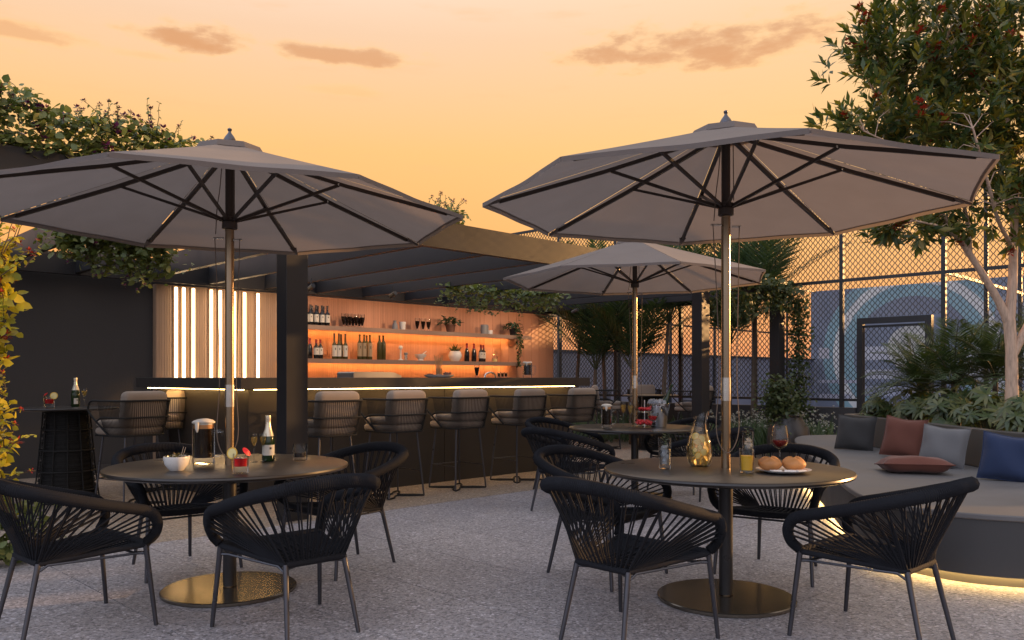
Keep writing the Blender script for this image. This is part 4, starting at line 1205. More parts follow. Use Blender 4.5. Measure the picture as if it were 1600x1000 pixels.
c = Vector((1.475, 4.50, TZ))
wg = thing('wine_glass', 'large wine glass with a little red wine behind the bread', 'wine glass', c)
part(wg, 'foot', MB().lathe([(.0005, 0), (.036, 0), (.036, .002), (.006, .007), (.0036, .014), (.0036, .092), (.008, .098)], 24, c), M['glass'], 40)
bp = [(.008, .098), (.034, .112), (.049, .135), (.0515, .155), (.045, .19), (.0375, .226)]
part(wg, 'bowl', MB().lathe(bp + [(x - .0013, z + .0008) for x, z in bp[::-1]], 30, c), M['glass'], 50)
part(wg, 'drink', MB().lathe([(.0005, .1005), (.007, .1005), (.032, .1135), (.0462, .1345), (.0485, .145), (.0005, .145)], 26, c), M['wine_red'], 45)
c = on(1224, 738)
pl = thing('bread_plate', 'white plate with two bread rolls and butter portions', 'plate', c)
part(pl, 'plate_disc', MB().lathe([(.0005, 0), (.085, 0), (.10, .004), (.137, .015), (.139, .018), (.135, .018), (.098, .008), (.0005, .006)], 44, c), M['ceramic'], 45)
for s, dy in ((-1, .02), (1, .02)):
    br = MB().blob(c + Vector((.062 * s, dy, .042)), .060, 20, 12, sz=.62)
    for i, (x, y, z) in enumerate(br.v):
        d = Vector((x, y, 0)) - Vector((c.x + .062 * s, c.y + dy, 0))
        br.v[i] = (x, y, z + (.006 * math.sin(9 * math.atan2(d.y, d.x) / 3) - .010 * math.exp(-((d.x * .8 + d.y * .3) / .009) ** 2)) * (1 if z > c.z + .045 else 0))
    part(pl, 'bread_roll', br, M['bread'], 60)
for s, rz in ((-1, .3), (.15, -.2), (1, .5)):
    mb = MB().box(-.028, .028, -.014, .014, 0, .012, lambda X, Y_, Z, s=s, rz=rz: Matrix.Rotation(rz, 3, 'Z') @ Vector((X, Y_, Z)) + c + Vector((.062 * s, -.072, .0085)))
    part(pl, 'butter_portion', mb, M['ceramic'], None, bevel=.002)
# back table
mug(on(948, 669), .052, .215, 'glass mug of cola on the back table', hand=.3, name='cola_mug')
flute(on(974, 666), .245, .030, 'left champagne flute on the back table, left of the parasol pole', group='flutes on the back table')
flute(on(985, 668), .245, .030, 'right champagne flute on the back table, beside the parasol pole', group='flutes on the back table')
c = Vector((1.30, 8.02, TZ))
fs_ = thing('fruit_stand', 'two tiered glass stand of red berries on the back table', 'fruit stand', c)
part(fs_, 'lower_dish', MB().lathe([(.0005, .01), (.06, .01), (.10, .02), (.115, .05), (.112, .05), (.095, .024), (.0005, .015)], 28, c), M['glass'], 45)
part(fs_, 'upper_dish', MB().lathe([(.0005, .145), (.04, .145), (.07, .155), (.08, .18), (.077, .18), (.065, .158), (.0005, .15)], 24, c), M['glass'], 45)
part(fs_, 'stem', MB().tube([c, c + Vector((0, 0, .27))], .006, 8), M['chrome'])
be = MB()
for i in range(46):
    an = random.uniform(0, 2 * PI); q = math.sqrt(random.random()) * .085
    be.blob(c + Vector((q * math.cos(an), q * math.sin(an), .035 + random.uniform(0, .03))), .016, 7, 5)
for i in range(22):
    an = random.uniform(0, 2 * PI); q = math.sqrt(random.random()) * .055
    be.blob(c + Vector((q * math.cos(an), q * math.sin(an), .172 + random.uniform(0, .02))), .015, 7, 5)
part(fs_, 'berries', be, M['red_fruit'], 60, kind='stuff')
c = on(1030, 668); c.y += .05
ib = thing('ice_bucket', 'steel ice bucket with a sparkling wine bottle on the back table', 'ice bucket', c)
part(ib, 'bucket', MB().lathe([(.0005, 0), (.075, 0), (.080, .01), (.105, .17), (.112, .20), (.112, .235), (.106, .235), (.10, .18), (.0005, .17)], 30, c), M['chrome'], 40)
ic = MB()
for i in range(26):
    an = random.uniform(0, 2 * PI); q = math.sqrt(random.random()) * .085
    ic.box(-.017, .017, -.017, .017, -.017, .017, lambda X, Y_, Z, i=i, p=c + Vector((q * math.cos(an), q * math.sin(an), .235 + random.uniform(-.01, .025))): Euler((i, i * 2.1, i * .7)).to_matrix() @ Vector((X, Y_, Z)) + p)
part(ib, 'ice_cubes', ic, M['ice'], None, kind='stuff')
bt = MB().lathe([(.036, 0), (.036, .10), (.024, .15), (.0145, .19), (.0135, .26), (.016, .265), (.0145, .285), (.0005, .286)], 16)
T_ = Matrix.Translation(c + Vector((.03, 0, .16))) @ Matrix.Rotation(R(22), 4, 'Y')
bt.v = [tuple(T_ @ Vector(v)) for v in bt.v]
part(ib, 'bottle_in_ice', bt, M['bottle_green'], 45)
lb = MB().lathe([(.0372, .03), (.0372, .085)], 16); lb.v = [tuple(T_ @ Vector(v)) for v in lb.v]
part(ib, 'bottle_label', lb, M['foil_gold'], 45)
c = on(1020, 674)
cp = thing('coupe_glass', 'stemmed glass of red cocktail in front of the ice bucket', 'glass', c)
part(cp, 'foot', MB().lathe([(.0005, 0), (.034, 0), (.034, .002), (.004, .008), (.0035, .085), (.008, .09)], 20, c), M['glass'], 40)
part(cp, 'bowl', MB().lathe([(.008, .09), (.038, .11), (.050, .145), (.052, .17), (.0505, .17), (.0485, .145), (.036, .112), (.006, .093)], 24, c), M['glass'], 45)
part(cp, 'drink', MB().lathe([(.0005, .094), (.007, .0945), (.035, .1135), (.046, .14), (.0005, .14)], 22, c), M['red_drink'], 45)
# left high table
HZ = .911
cocktail(on(77, 637, HZ), .048, .115, 'red cocktail with lemon slice on the left high table', side=1)
bottle(on(118, 635.5, HZ), .040, .285, M['bottle_green'], M['foil_gold'], M['label_white'], 'green sparkling wine bottle on the left high table', sparkling=True, lz=(.10, .30), foil_to=.58, arc=.5)
flute(on(132, 634.5, HZ), .175, .026, 'champagne flute on the left high table right of the bottle', name='champagne_flute')

# ------------------------------------------------------------------ things on the bar shelves and the counter
ZU, ZLo = 1.9705, 1.4805
ORD = ['first', 'second', 'third', 'fourth', 'fifth', 'sixth', 'seventh', 'eighth']
def sh(x, b, z): return AB(a_at(x, b), b, z)
for i, x in enumerate((478, 485, 494, 503, 511.5)):
    bottle(sh(x, 10.58, ZU), .039, .30, M['bottle_dark'], M['foil_dark'], M['label_white'], ORD[i] + ' dark wine bottle from the left in the front row of the upper shelf', group='wine bottles on the upper shelf', lz=(.16, .54), neck=.36)
for i, x in enumerate((487.5, 496.5, 505.5)):
    bottle(sh(x, 10.70, ZU), .039, .30, M['bottle_dark'], M['foil_dark'], None, ORD[i] + ' dark wine bottle from the left in the rear row of the upper shelf', group='wine bottles on the upper shelf', neck=.36)
def dark_glass(c, h, lab, group=None):
    t = thing('stemmed_beer_glass', lab, 'glass', c, group)
    r = h * .20
    pf = [(.0005, 0), (r * .72, 0), (r * .62, h * .05), (r * .42, h * .14), (r * .55, h * .30), (r * .92, h * .62), (r, h * .82), (r * .97, h)]
    part(t, 'glass_wall', MB().lathe(pf + [(max(x - .002, .0004), z + .002) for x, z in pf[::-1][:-3]], 16, c), M['glass'], 50)
    part(t, 'drink', MB().lathe([(.0005, h * .15), (r * .36, h * .16), (r * .50, h * .30), (r * .86, h * .62), (r * .93, h * .76), (.0005, h * .77)], 14, c), M['cola'], 50)
    return t
for i, x in enumerate((537, 546.5, 556.5, 566)):
    dark_glass(sh(x, 10.57, ZU), .205, ORD[i] + ' glass from the left in the larger front row on the upper shelf', 'beer glasses on the upper shelf')
for i, x in enumerate((541.5, 551.5, 561.5)):
    dark_glass(sh(x, 10.69, ZU), .205, ORD[i] + ' glass in the rear row of dark beer glasses on the upper shelf', 'beer glasses on the upper shelf')
for i, x in enumerate((652, 661, 669.5)):
    dark_glass(sh(x, 10.58, ZU), .205, ORD[i] + ' of three dark beer glasses left of the potted plant on the upper shelf', 'beer glasses on the upper shelf')
c = sh(617, 10.62, ZU)
single('small_jug', MB().lathe([(.0005, 0), (.045, 0), (.05, .02), (.042, .07), (.026, .11), (.024, .12), (.032, .145), (.028, .145), (.02, .11), (.0005, .05)], 18, c), M['ceramic_grey'], 'small pale jug on the upper shelf left of the white cup', 'jug', c)
c = sh(629, 10.60, ZU)
single('white_cup', MB().lathe([(.0005, 0), (.042, 0), (.046, .01), (.055, .13), (.052, .13), (.043, .015), (.0005, .012)], 18, c), M['ceramic'], 'white cup on the upper shelf beside the small jug', 'cup', c)
c = sh(757, 10.62, ZU)
single('grey_canister', MB().lathe([(.0005, 0), (.070, 0), (.072, .01), (.072, .15), (.066, .155), (.066, .17), (.0005, .172)], 20, c), M['ceramic_grey'], 'round grey canister on the upper shelf between the two plants', 'canister', c)
c = sh(766, 10.56, ZU)
single('small_white_pot', MB().lathe([(.0005, 0), (.040, 0), (.044, .008), (.044, .07), (.04, .07), (.0005, .06)], 16, c), M['ceramic'], 'little white pot in front of the grey canister', 'pot', c)
def leafy(t, c, n, rad, hgt, L, droop, m, stem=True):
    lv, stm = MB(), MB()
    for i in range(n):
        an = random.uniform(0, 2 * PI); q = rad * random.uniform(.15, 1); h = hgt * random.uniform(.25, 1) * (1 - .45 * (q / rad) ** 2)
        p = c + Vector((q * math.cos(an), q * math.sin(an), h))
        if i % 4 == 0: stm.tube([c + Vector((0, 0, -.02)), c.lerp(p, .5) + Vector((0, 0, h * .2)), p], .0022, 4, caps=False)
        lv.leaf(p, (math.cos(an) + random.uniform(-.5, .5), math.sin(an) + random.uniform(-.5, .5), random.uniform(-droop, .5)), Vector((0, 0, 1)), L * random.uniform(.7, 1.2), L * .62, simple=False)
    part(t, 'stems', stm, M['stem'], 60, kind='stuff'); part(t, 'leaves', lv, m, 60, kind='stuff')
c = sh(704, 10.60, ZU)
t = thing('potted_plant', 'bushy green plant in a brown pot on the upper shelf', 'potted plant', c)
part(t, 'pot', MB().lathe([(.0005, 0), (.065, 0), (.085, .11), (.09, .115), (.09, .13), (.08, .13), (.0005, .11)], 20, c), M['terracotta'])
leafy(t, c + Vector((0, 0, .12)), 70, .19, .17, .085, .9, M['leaf_house'])
c = sh(802, 10.60, ZU)
t = thing('trailing_plant', 'trailing plant hanging over the right end of the upper shelf', 'potted plant', c)
part(t, 'pot', MB().lathe([(.0005, 0), (.06, 0), (.075, .10), (.08, .12), (.07, .12), (.0005, .10)], 18, c), M['dark_pot'])
leafy(t, c + Vector((0, 0, .10)), 90, .19, .16, .075, 1.1, M['leaf_house'])
tr, tl = MB(), MB()
for s in range(5):
    q = c + Vector((0, 0, .1)); dirn = AB(random.uniform(-.5, .6), -1, 0).normalized()
    pts = [q, q + dirn * .14 + Vector((0, 0, .02)), q + dirn * .19 + Vector((0, 0, -.12))]
    ln = random.uniform(.25, .72); z = -.12
    while z > -ln:
        z -= .09; pts.append(q + dirn * .19 + AB(random.uniform(-.04, .04), random.uniform(-.03, .01), z))
    tr.tube(pts, .003, 4)
    for p in catmull(pts, 3):
        an = random.uniform(0, 6.3); tl.leaf(p, (math.cos(an), math.sin(an), -.6), Vector((0, 0, 1)), random.uniform(.05, .08), .045)
part(t, 'trailing_stems', tr, M['stem'], 60, kind='stuff'); part(t, 'trailing_leaves', tl, M['leaf_house'], 60, kind='stuff')
# lower shelf
G = 'bottles on the lower shelf'
bottle(sh(484, 10.60, ZLo), .042, .30, M['bottle_dark'], M['foil_red'], None, 'dark slope shouldered bottle at the left end of the lower shelf', sparkling=True, group=G, foil_to=.72)
for i, x in enumerate((494, 500.5)):
    bottle(sh(x, 10.58, ZLo), .040, .285, M['bottle_dark'], M['foil_red'], M['label_white'], ORD[i] + ' of two short dark bottles with wide white labels on the lower shelf', group=G, lz=(.20, .56), neck=.34)
for i, (x, b) in enumerate(((522.5, 10.57), (529.5, 10.56), (533, 10.72), (539.5, 10.57))):
    bottle(sh(x, b, ZLo), .038, .385, M['bottle_olive'], M['foil_dark'], M['label_white'] if i != 2 else None, ORD[i] + ' tall olive bottle of the white labelled cluster on the lower shelf' if i != 2 else 'tall olive bottle standing behind the white labelled cluster on the lower shelf', group=G, lz=(.10, .53), neck=.40, foil_to=.88)
for i, (x, b) in enumerate(((562, 10.57), (569, 10.56), (573, 10.72), (578, 10.57))):
    bottle(sh(x, b, ZLo), .038, .385, M['bottle_olive'], M['bottle_olive'], M['label_tan'] if i != 2 else None, ORD[i] + ' tall bottle with tan label in its cluster on the lower shelf' if i != 2 else 'tall bottle standing behind the tan labelled cluster on the lower shelf', group=G, lz=(.12, .66), neck=.30, foil_to=.94)
for i, x in enumerate((593, 599)):
    bottle(sh(x, 10.57, ZLo), .040, .385, M['bottle_olive'], M['bottle_olive'], None, ORD[i] + ' of two unlabelled olive bottles on the lower shelf', group=G, neck=.28, foil_to=.94)
c = sh(626, 10.58, ZLo)
single('tall_pepper_mill', MB().lathe([(.0005, 0), (.045, 0), (.045, .012), (.016, .018), (.014, .17), (.018, .175), (.034, .19), (.036, .215), (.02, .235), (.0005, .238)], 16, c), M['ceramic'], 'tall slim white mill on the lower shelf', 'pepper mill', c)
c = sh(634, 10.58, ZLo)
t = thing('short_pepper_mill', 'short steel and glass mill beside the tall white one', 'pepper mill', c)
part(t, 'jar', MB().lathe([(.0005, 0), (.028, 0), (.028, .09), (.0005, .09)], 14, c), M['sleeve']); part(t, 'lid', MB().lathe([(.03, .091), (.034, .10), (.03, .125), (.0005, .13)], 14, c), M['ceramic_grey'])
c = sh(657, 10.58, ZLo)
t = thing('mortar', 'cream mortar bowl with pestle on the lower shelf', 'mortar', c)
part(t, 'mortar_bowl', MB().lathe([(.0005, 0), (.05, 0), (.052, .015), (.04, .025), (.085, .06), (.10, .105), (.095, .105), (.075, .06), (.0005, .04)], 22, c), M['ceramic'])
part(t, 'pestle', MB().tube([c + Vector((-.02, 0, .06)), c + Vector((.10, 0, .155))], [.012, .007], 8), M['ceramic'])
c = sh(711, 10.60, ZLo)
t = thing('potted_plant', 'spiky plant in a round white pot on the lower shelf', 'potted plant', c)
part(t, 'pot', MB().lathe([(.0005, 0), (.07, 0), (.105, .05), (.115, .10), (.10, .155), (.08, .175), (.072, .17), (.0005, .15)], 24, c), M['ceramic'])
lv = MB()
for i in range(90):
    an = random.uniform(0, 2 * PI)
    lv.leaf(c + Vector((random.uniform(-.05, .05), random.uniform(-.05, .05), .15)), (math.cos(an) * random.uniform(.2, 1), math.sin(an) * random.uniform(.2, 1), random.uniform(.3, 1.1)), Vector((0, 0, 1)), random.uniform(.10, .19), .016, .35)
part(t, 'leaves', lv, M['leaf_shrub'], 60, kind='stuff')
for i, x in enumerate((729.5, 740.5)):
    bottle(sh(x, 10.60, ZLo), .043, .315, M['bottle_dark'], M['foil_red'], None, ('left' if i == 0 else 'right') + ' one of two dark bottles with red foil beside the white plant pot', sparkling=True, group=G, foil_to=.72)
for i, (x, b) in enumerate(((751.5, 10.57), (755.5, 10.66))):
    bottle(sh(x, b, ZLo), .041, .30, M['bottle_dark'], M['foil_red'], M['label_white'], ('front' if i == 0 else 'rear') + ' one of two white labelled dark bottles right of the red foil pair', group=G, lz=(.20, .56), neck=.34)
c = sh(773, 10.60, ZLo)
t = thing('storage_jar', 'small clip top glass jar at the right of the lower shelf', 'jar', c)
part(t, 'jar_glass', MB().lathe([(.0005, 0), (.045, 0), (.05, .01), (.05, .085), (.035, .105), (.036, .115), (.0005, .118)], 18, c), M['glass'], 40)
part(t, 'contents', MB().lathe([(.0005, .005), (.045, .008), (.045, .055), (.0005, .06)], 16, c), M['citrus_pulp'])
part(t, 'clip', MB().tube([c + Vector((-.04, -.02, .09)), c + Vector((-.03, -.03, .125)), c + Vector((.03, -.03, .135)), c + Vector((.05, -.02, .085))], .004, 5), M['chrome'])
# counter top items
def ct(x, b): return AB(a_at(x, b), b, CZ + .0005)
c = ct(575, 7.62)
t = thing('griddle', 'long low stainless steel appliance on the bar counter', 'appliance', c)
mb = MB(); prof = [(-.26, 0), (.30, 0), (.30, .02), (.22, .055), (.16, .062), (-.24, .062), (-.26, .05)]
mb.add([c + AB(u, s, z) * 1.0 for s in (-.16, .16) for u, z in [(p[0] * 1.15, p[1]) for p in prof]], [tuple(range(6, -1, -1)), tuple(range(7, 14))] + [(i, (i + 1) % 7, 7 + (i + 1) % 7, 7 + i) for i in range(7)])
part(t, 'steel_lid', mb, M['steel_cover'], 30)
c = ct(686, 7.45)
t = thing('snack_platter', 'oval platter with a jar of bread sticks on the counter', 'platter', c)
mb = MB().lathe([(.0005, 0), (.12, 0), (.155, .018), (.165, .032), (.158, .032), (.115, .01), (.0005, .008)], 30)
mb.v = [tuple(c + Vector((x * 1.1, y * .7, z))) for x, y, z in mb.v]
part(t, 'platter_dish', mb, M['ceramic'], 45)
part(t, 'stick_jar', MB().lathe([(.0005, .01), (.035, .01), (.036, .04), (.04, .11), (.037, .11), (.032, .04), (.0005, .02)], 18, c), M['glass'], 45)
stk = MB()
for i in range(13):
    an = i * 2.4; q = .006 + .0018 * i
    stk.tube([c + Vector((q * math.cos(an), q * math.sin(an), .03)), c + Vector((q * 2.2 * math.cos(an), q * 2.2 * math.sin(an), .24 + .03 * math.sin(i * 1.7)))], .004, 5)
part(t, 'bread_sticks', stk, M['wood_stick'], 60, kind='stuff')
be = MB()
for i in range(14): be.blob(c + Vector((.10 + random.uniform(-.04, .04), random.uniform(-.04, .03), .035 + random.uniform(0, .02))), .014, 7, 5)
for i in range(8): be.blob(c + Vector((-.11 + random.uniform(-.03, .04), random.uniform(-.04, .03), .03)), .013, 7, 5)
part(t, 'dates', be, M['terracotta'], 60, kind='stuff')
dark_glass(ct(745, 7.40), .165, 'single dark beer glass standing on the bar counter')
c = ct(766, 7.75)
single('tap_arch', MB().tube(catmull([c + AB(-.10, 0, 0), c + AB(-.075, 0, .045), c + AB(0, 0, .068), c + AB(.075, 0, .045), c + AB(.10, 0, 0)], 6), .011, 10), M['chrome'], 'low arched steel sink tap on the counter', 'tap', c)
for i, x in enumerate((779.5, 785, 790.5)):
    c = ct(x, 7.55)
    t = thing('shot_glass', ORD[i] + ' of three tiny shot glasses on the counter', 'glass', c, 'shot glasses on the counter')
    part(t, 'glass_wall', MB().lathe([(.0005, 0), (.017, 0), (.022, .07), (.020, .07), (.0155, .012), (.0005, .010)], 12, c), M['glass'], 40)
    part(t, 'drink', MB().lathe([(.0005, .011), (.0150, .0125), (.0185, .055), (.0005, .056)], 12, c), M['cola'], 40)
mug(ct(824, 7.50), .062, .195, 'beer mug with foam near the right end of the counter', hand=-.2, name='beer_mug')

# ------------------------------------------------------------------ plants
rnd = random.Random(21)
def rv(a=1.): return Vector((rnd.uniform(-a, a), rnd.uniform(-a, a), rnd.uniform(-a, a)))
def vine_mass(name, label, path, n, spread, up, L, leafm, flowers=0, flowerm=None, stemm=None, group=None, shoots=0, hang=0., cat='climbing plant', dens=None, shoot_len=.22, clump=0., seed=1):
    """foliage spread round a path; dens(t) thins it; shoots stick out with small leaves"""
    r = random.Random(seed)
    pts = catmull(path, 10); org = pts[len(pts) // 2].copy()
    t_ = thing(name, label, cat, org, group)
    lv, st, fl = MB(), MB(), MB()
    st.tube(pts, .010, 6); 
    for k in range(3):
        st.tube([p + Vector((r.uniform(-1, 1), r.uniform(-1, 1), r.uniform(-.5, 1))) * spread * .35 for p in pts[::3]], .006, 5)
    clumps = [r.random() for _ in range(9)]
    def cl(t): 
        if not clump: return 1.
        x = t * 8; i = int(x); f = x - i
        return 1 - clump + clump * (clumps[i % 9] * (1 - f) + clumps[(i + 1) % 9] * f) * 1.5
    i = 0; tries = 0
    while i < n and tries < n * 6:
        tries += 1
        t = r.random()
        if dens and r.random() > dens(t): continue
        p = pts[min(len(pts) - 1, int(t * (len(pts) - 1)))]
        c_ = cl(t)
        off = Vector((r.gauss(0, .42), r.gauss(0, .42), 0)) * spread
        h = (r.random() ** 1.1) * up * c_ - (r.random() ** 2.2) * hang * c_
        q = p + off + Vector((0, 0, h))
        d = Vector((r.uniform(-1, 1), r.uniform(-1, 1), r.uniform(-.7, .5)))
        nn = Vector((r.uniform(-.7, .7), r.uniform(-1.0, .3), r.uniform(.1, 1)))
        l = L * r.uniform(.55, 1.25)
        lv.leaf(q, d, nn, l, l * r.uniform(.6, .85), r.uniform(0, .3))
        i += 1
    for s in range(shoots):
        t = r.random()
        if dens and r.random() > dens(t) + .25: continue
        p = pts[min(len(pts) - 1, int(t * (len(pts) - 1)))] + Vector((r.gauss(0, .35), r.gauss(0, .35), 0)) * spread
        if up >= hang * .8: p = p + Vector((0, 0, up * cl(t) * r.uniform(.45, .9))); d = Vector((r.uniform(-.6, .6), r.uniform(-.6, .6), 1)).normalized()
        else: p = p + Vector((0, 0, -hang * cl(t) * r.uniform(.3, .7))); d = Vector((r.uniform(-.5, .5), r.uniform(-.5, .5), -1)).normalized()
        ln = shoot_len * r.uniform(.5, 1.3)
        q = [p]
        for k in range(5):
            d = (d + Vector((r.uniform(-.3, .3), r.uniform(-.3, .3), r.uniform(-.28, .18)))).normalized(); q.append(q[-1] + d * ln / 5)
        st.tube(q, [.004, .0035, .003, .0025, .002, .0015], 4)
        for k, x in enumerate(q[1:]):
            for _ in range(2):
                l = L * r.uniform(.4, .8) * (1 - .09 * k)
                lv.leaf(x, Vector((r.uniform(-1, 1), r.uniform(-1, 1), r.uniform(-.5, .7))), Vector((r.uniform(-.5, .5), -.6, .7)), l, l * .65, .15)
        if flowers and r.random() < .65:
            blossom(fl, q[-1], r.uniform(.018, .028), r)
    for k in range(flowers):
        t = r.random()
        if dens and r.random() > dens(t): continue
        p = pts[min(len(pts) - 1, int(t * (len(pts) - 1)))]
        q = p + Vector((r.gauss(0, .5), r.gauss(0, .5), 0)) * spread + Vector((0, 0, r.uniform(.15, 1.05) * up * cl(t) - r.random() * hang * .4))
        blossom(fl, q, r.uniform(.030, .048), r)
    part(t_, 'stems', st, stemm or M['stem'], 60, kind='stuff')
    part(t_, 'leaves', lv, leafm, 60, kind='stuff')
    if flowers: part(t_, 'flowers', fl, flowerm, 60, kind='stuff')
    return t_
def blossom(mb, p, rad, r):
    for k in range(14):
        d = Vector((r.uniform(-1, 1), r.uniform(-1, 1), r.uniform(-.4, 1))).normalized()
        mb.leaf(p + d * rad * .25, d, Vector((0, 0, 1)) if abs(d.z) < .8 else Vector((1, 0, 0)), rad, rad * .6, .1, simple=True)

# flowering creeper on the front beam, thick at the left, thinning to the right
P_ = lambda a, db=0., z=2.73: AB(a, PB + .04 + db, z)
vine_mass('flowering_creeper', 'thick green creeper with purple flowers on the front beam at upper left', [P_(.55), P_(1.2), P_(1.8), P_(2.3), P_(2.75)], 3400, .16, .36, .058, M['leaf_vine'], 105, M['flower_purple'], shoots=60, hang=.05, dens=lambda t: 1 - .62 * t, shoot_len=.2, clump=.35, seed=3)
vine_mass('flowering_creeper', 'thin straggling creeper along the front beam above the left parasol', [P_(2.7), P_(3.4), P_(4.2), P_(5.0), P_(5.45)], 420, .10, .13, .050, M['leaf_vine'], 26, M['flower_purple'], shoots=46, dens=lambda t: .25 + .75 * max(0, (t - .45) / .55), shoot_len=.17, seed=5)
# clumps hanging between the beams at the left
vine_mass('hanging_creeper', 'dense creeper hanging between the pergola beams under the left parasol', [AB(2.25, 7.7, 2.44), AB(2.45, 7.5, 2.42), AB(2.70, 7.35, 2.38), AB(2.95, 7.3, 2.36)], 1900, .22, .10, .066, M['leaf_vine'], 10, M['flower_purple'], shoots=24, hang=.34, clump=.4, shoot_len=.2, seed=8)
vine_mass('hanging_creeper', 'small creeper sprig hanging at the beam by the left picture edge', [AB(1.62, 6.45, 2.60), AB(1.75, 6.5, 2.60), AB(2.0, 6.6, 2.62), AB(2.25, 6.75, 2.62)], 420, .10, .04, .055, M['leaf_vine'], 4, M['flower_purple'], shoots=14, hang=.22, clump=.6, seed=9)
# yellowing creeper on the left column
vine_mass('yellow_creeper', 'yellow leaved creeper climbing the column at the left picture edge', [AB(1.31, PB + .0, .25), AB(1.37, PB - .03, .8), AB(1.33, PB + .02, 1.3), AB(1.40, PB - .03, 1.7), AB(1.34, PB + .03, 2.1)], 640, .13, .10, .075, M['leaf_yellow'], 6, M['flower_red'], M['stem_brown'], shoots=62, hang=.10, shoot_len=.28, clump=.5, seed=11)
vine_mass('ground_creeper', 'green leafy creeper at the foot of the left column', [AB(1.2, PB - .10, .02), AB(1.4, PB - .12, .05), AB(1.65, PB - .05, .02)], 420, .13, .35, .07, M['leaf_vine'], 0, None, shoots=10, seed=12)
# creepers at the right part of the pergola
vine_mass('hanging_creeper', 'creeper trailing from the beams above the right end of the bar wall', [AB(7.4, 8.7, 2.50), AB(8.1, 8.6, 2.47), AB(8.8, 8.5, 2.47), AB(9.6, 8.5, 2.50)], 900, .20, .05, .075, M['leaf_vine'], 0, None, shoots=34, hang=.30, clump=.7, shoot_len=.25, seed=14)
vine_mass('hanging_creeper', 'creeper over the pergola end beam beside the dark right columns', [AB(10.1, PB, 2.52), AB(10.9, PB - .05, 2.60), AB(11.6, PB - .05, 2.58), AB(12.4, PB - .08, 2.5)], 1500, .22, .20, .075, M['leaf_shrub'], 0, None, shoots=40, hang=.45, clump=.6, shoot_len=.3, seed=15)
vine_mass('climbing_shrub', 'pale green climber on the rightmost pergola column', [AB(12.42, PB - .12, .6), AB(12.45, PB - .12, 1.2), AB(12.40, PB - .14, 1.8), AB(12.42, PB - .12, 2.5)], 1500, .20, .10, .060, M['leaf_shrub'], 0, None, shoots=40, hang=.1, dens=lambda t: .35 + .65 * abs(t - .5) * 2, seed=16)

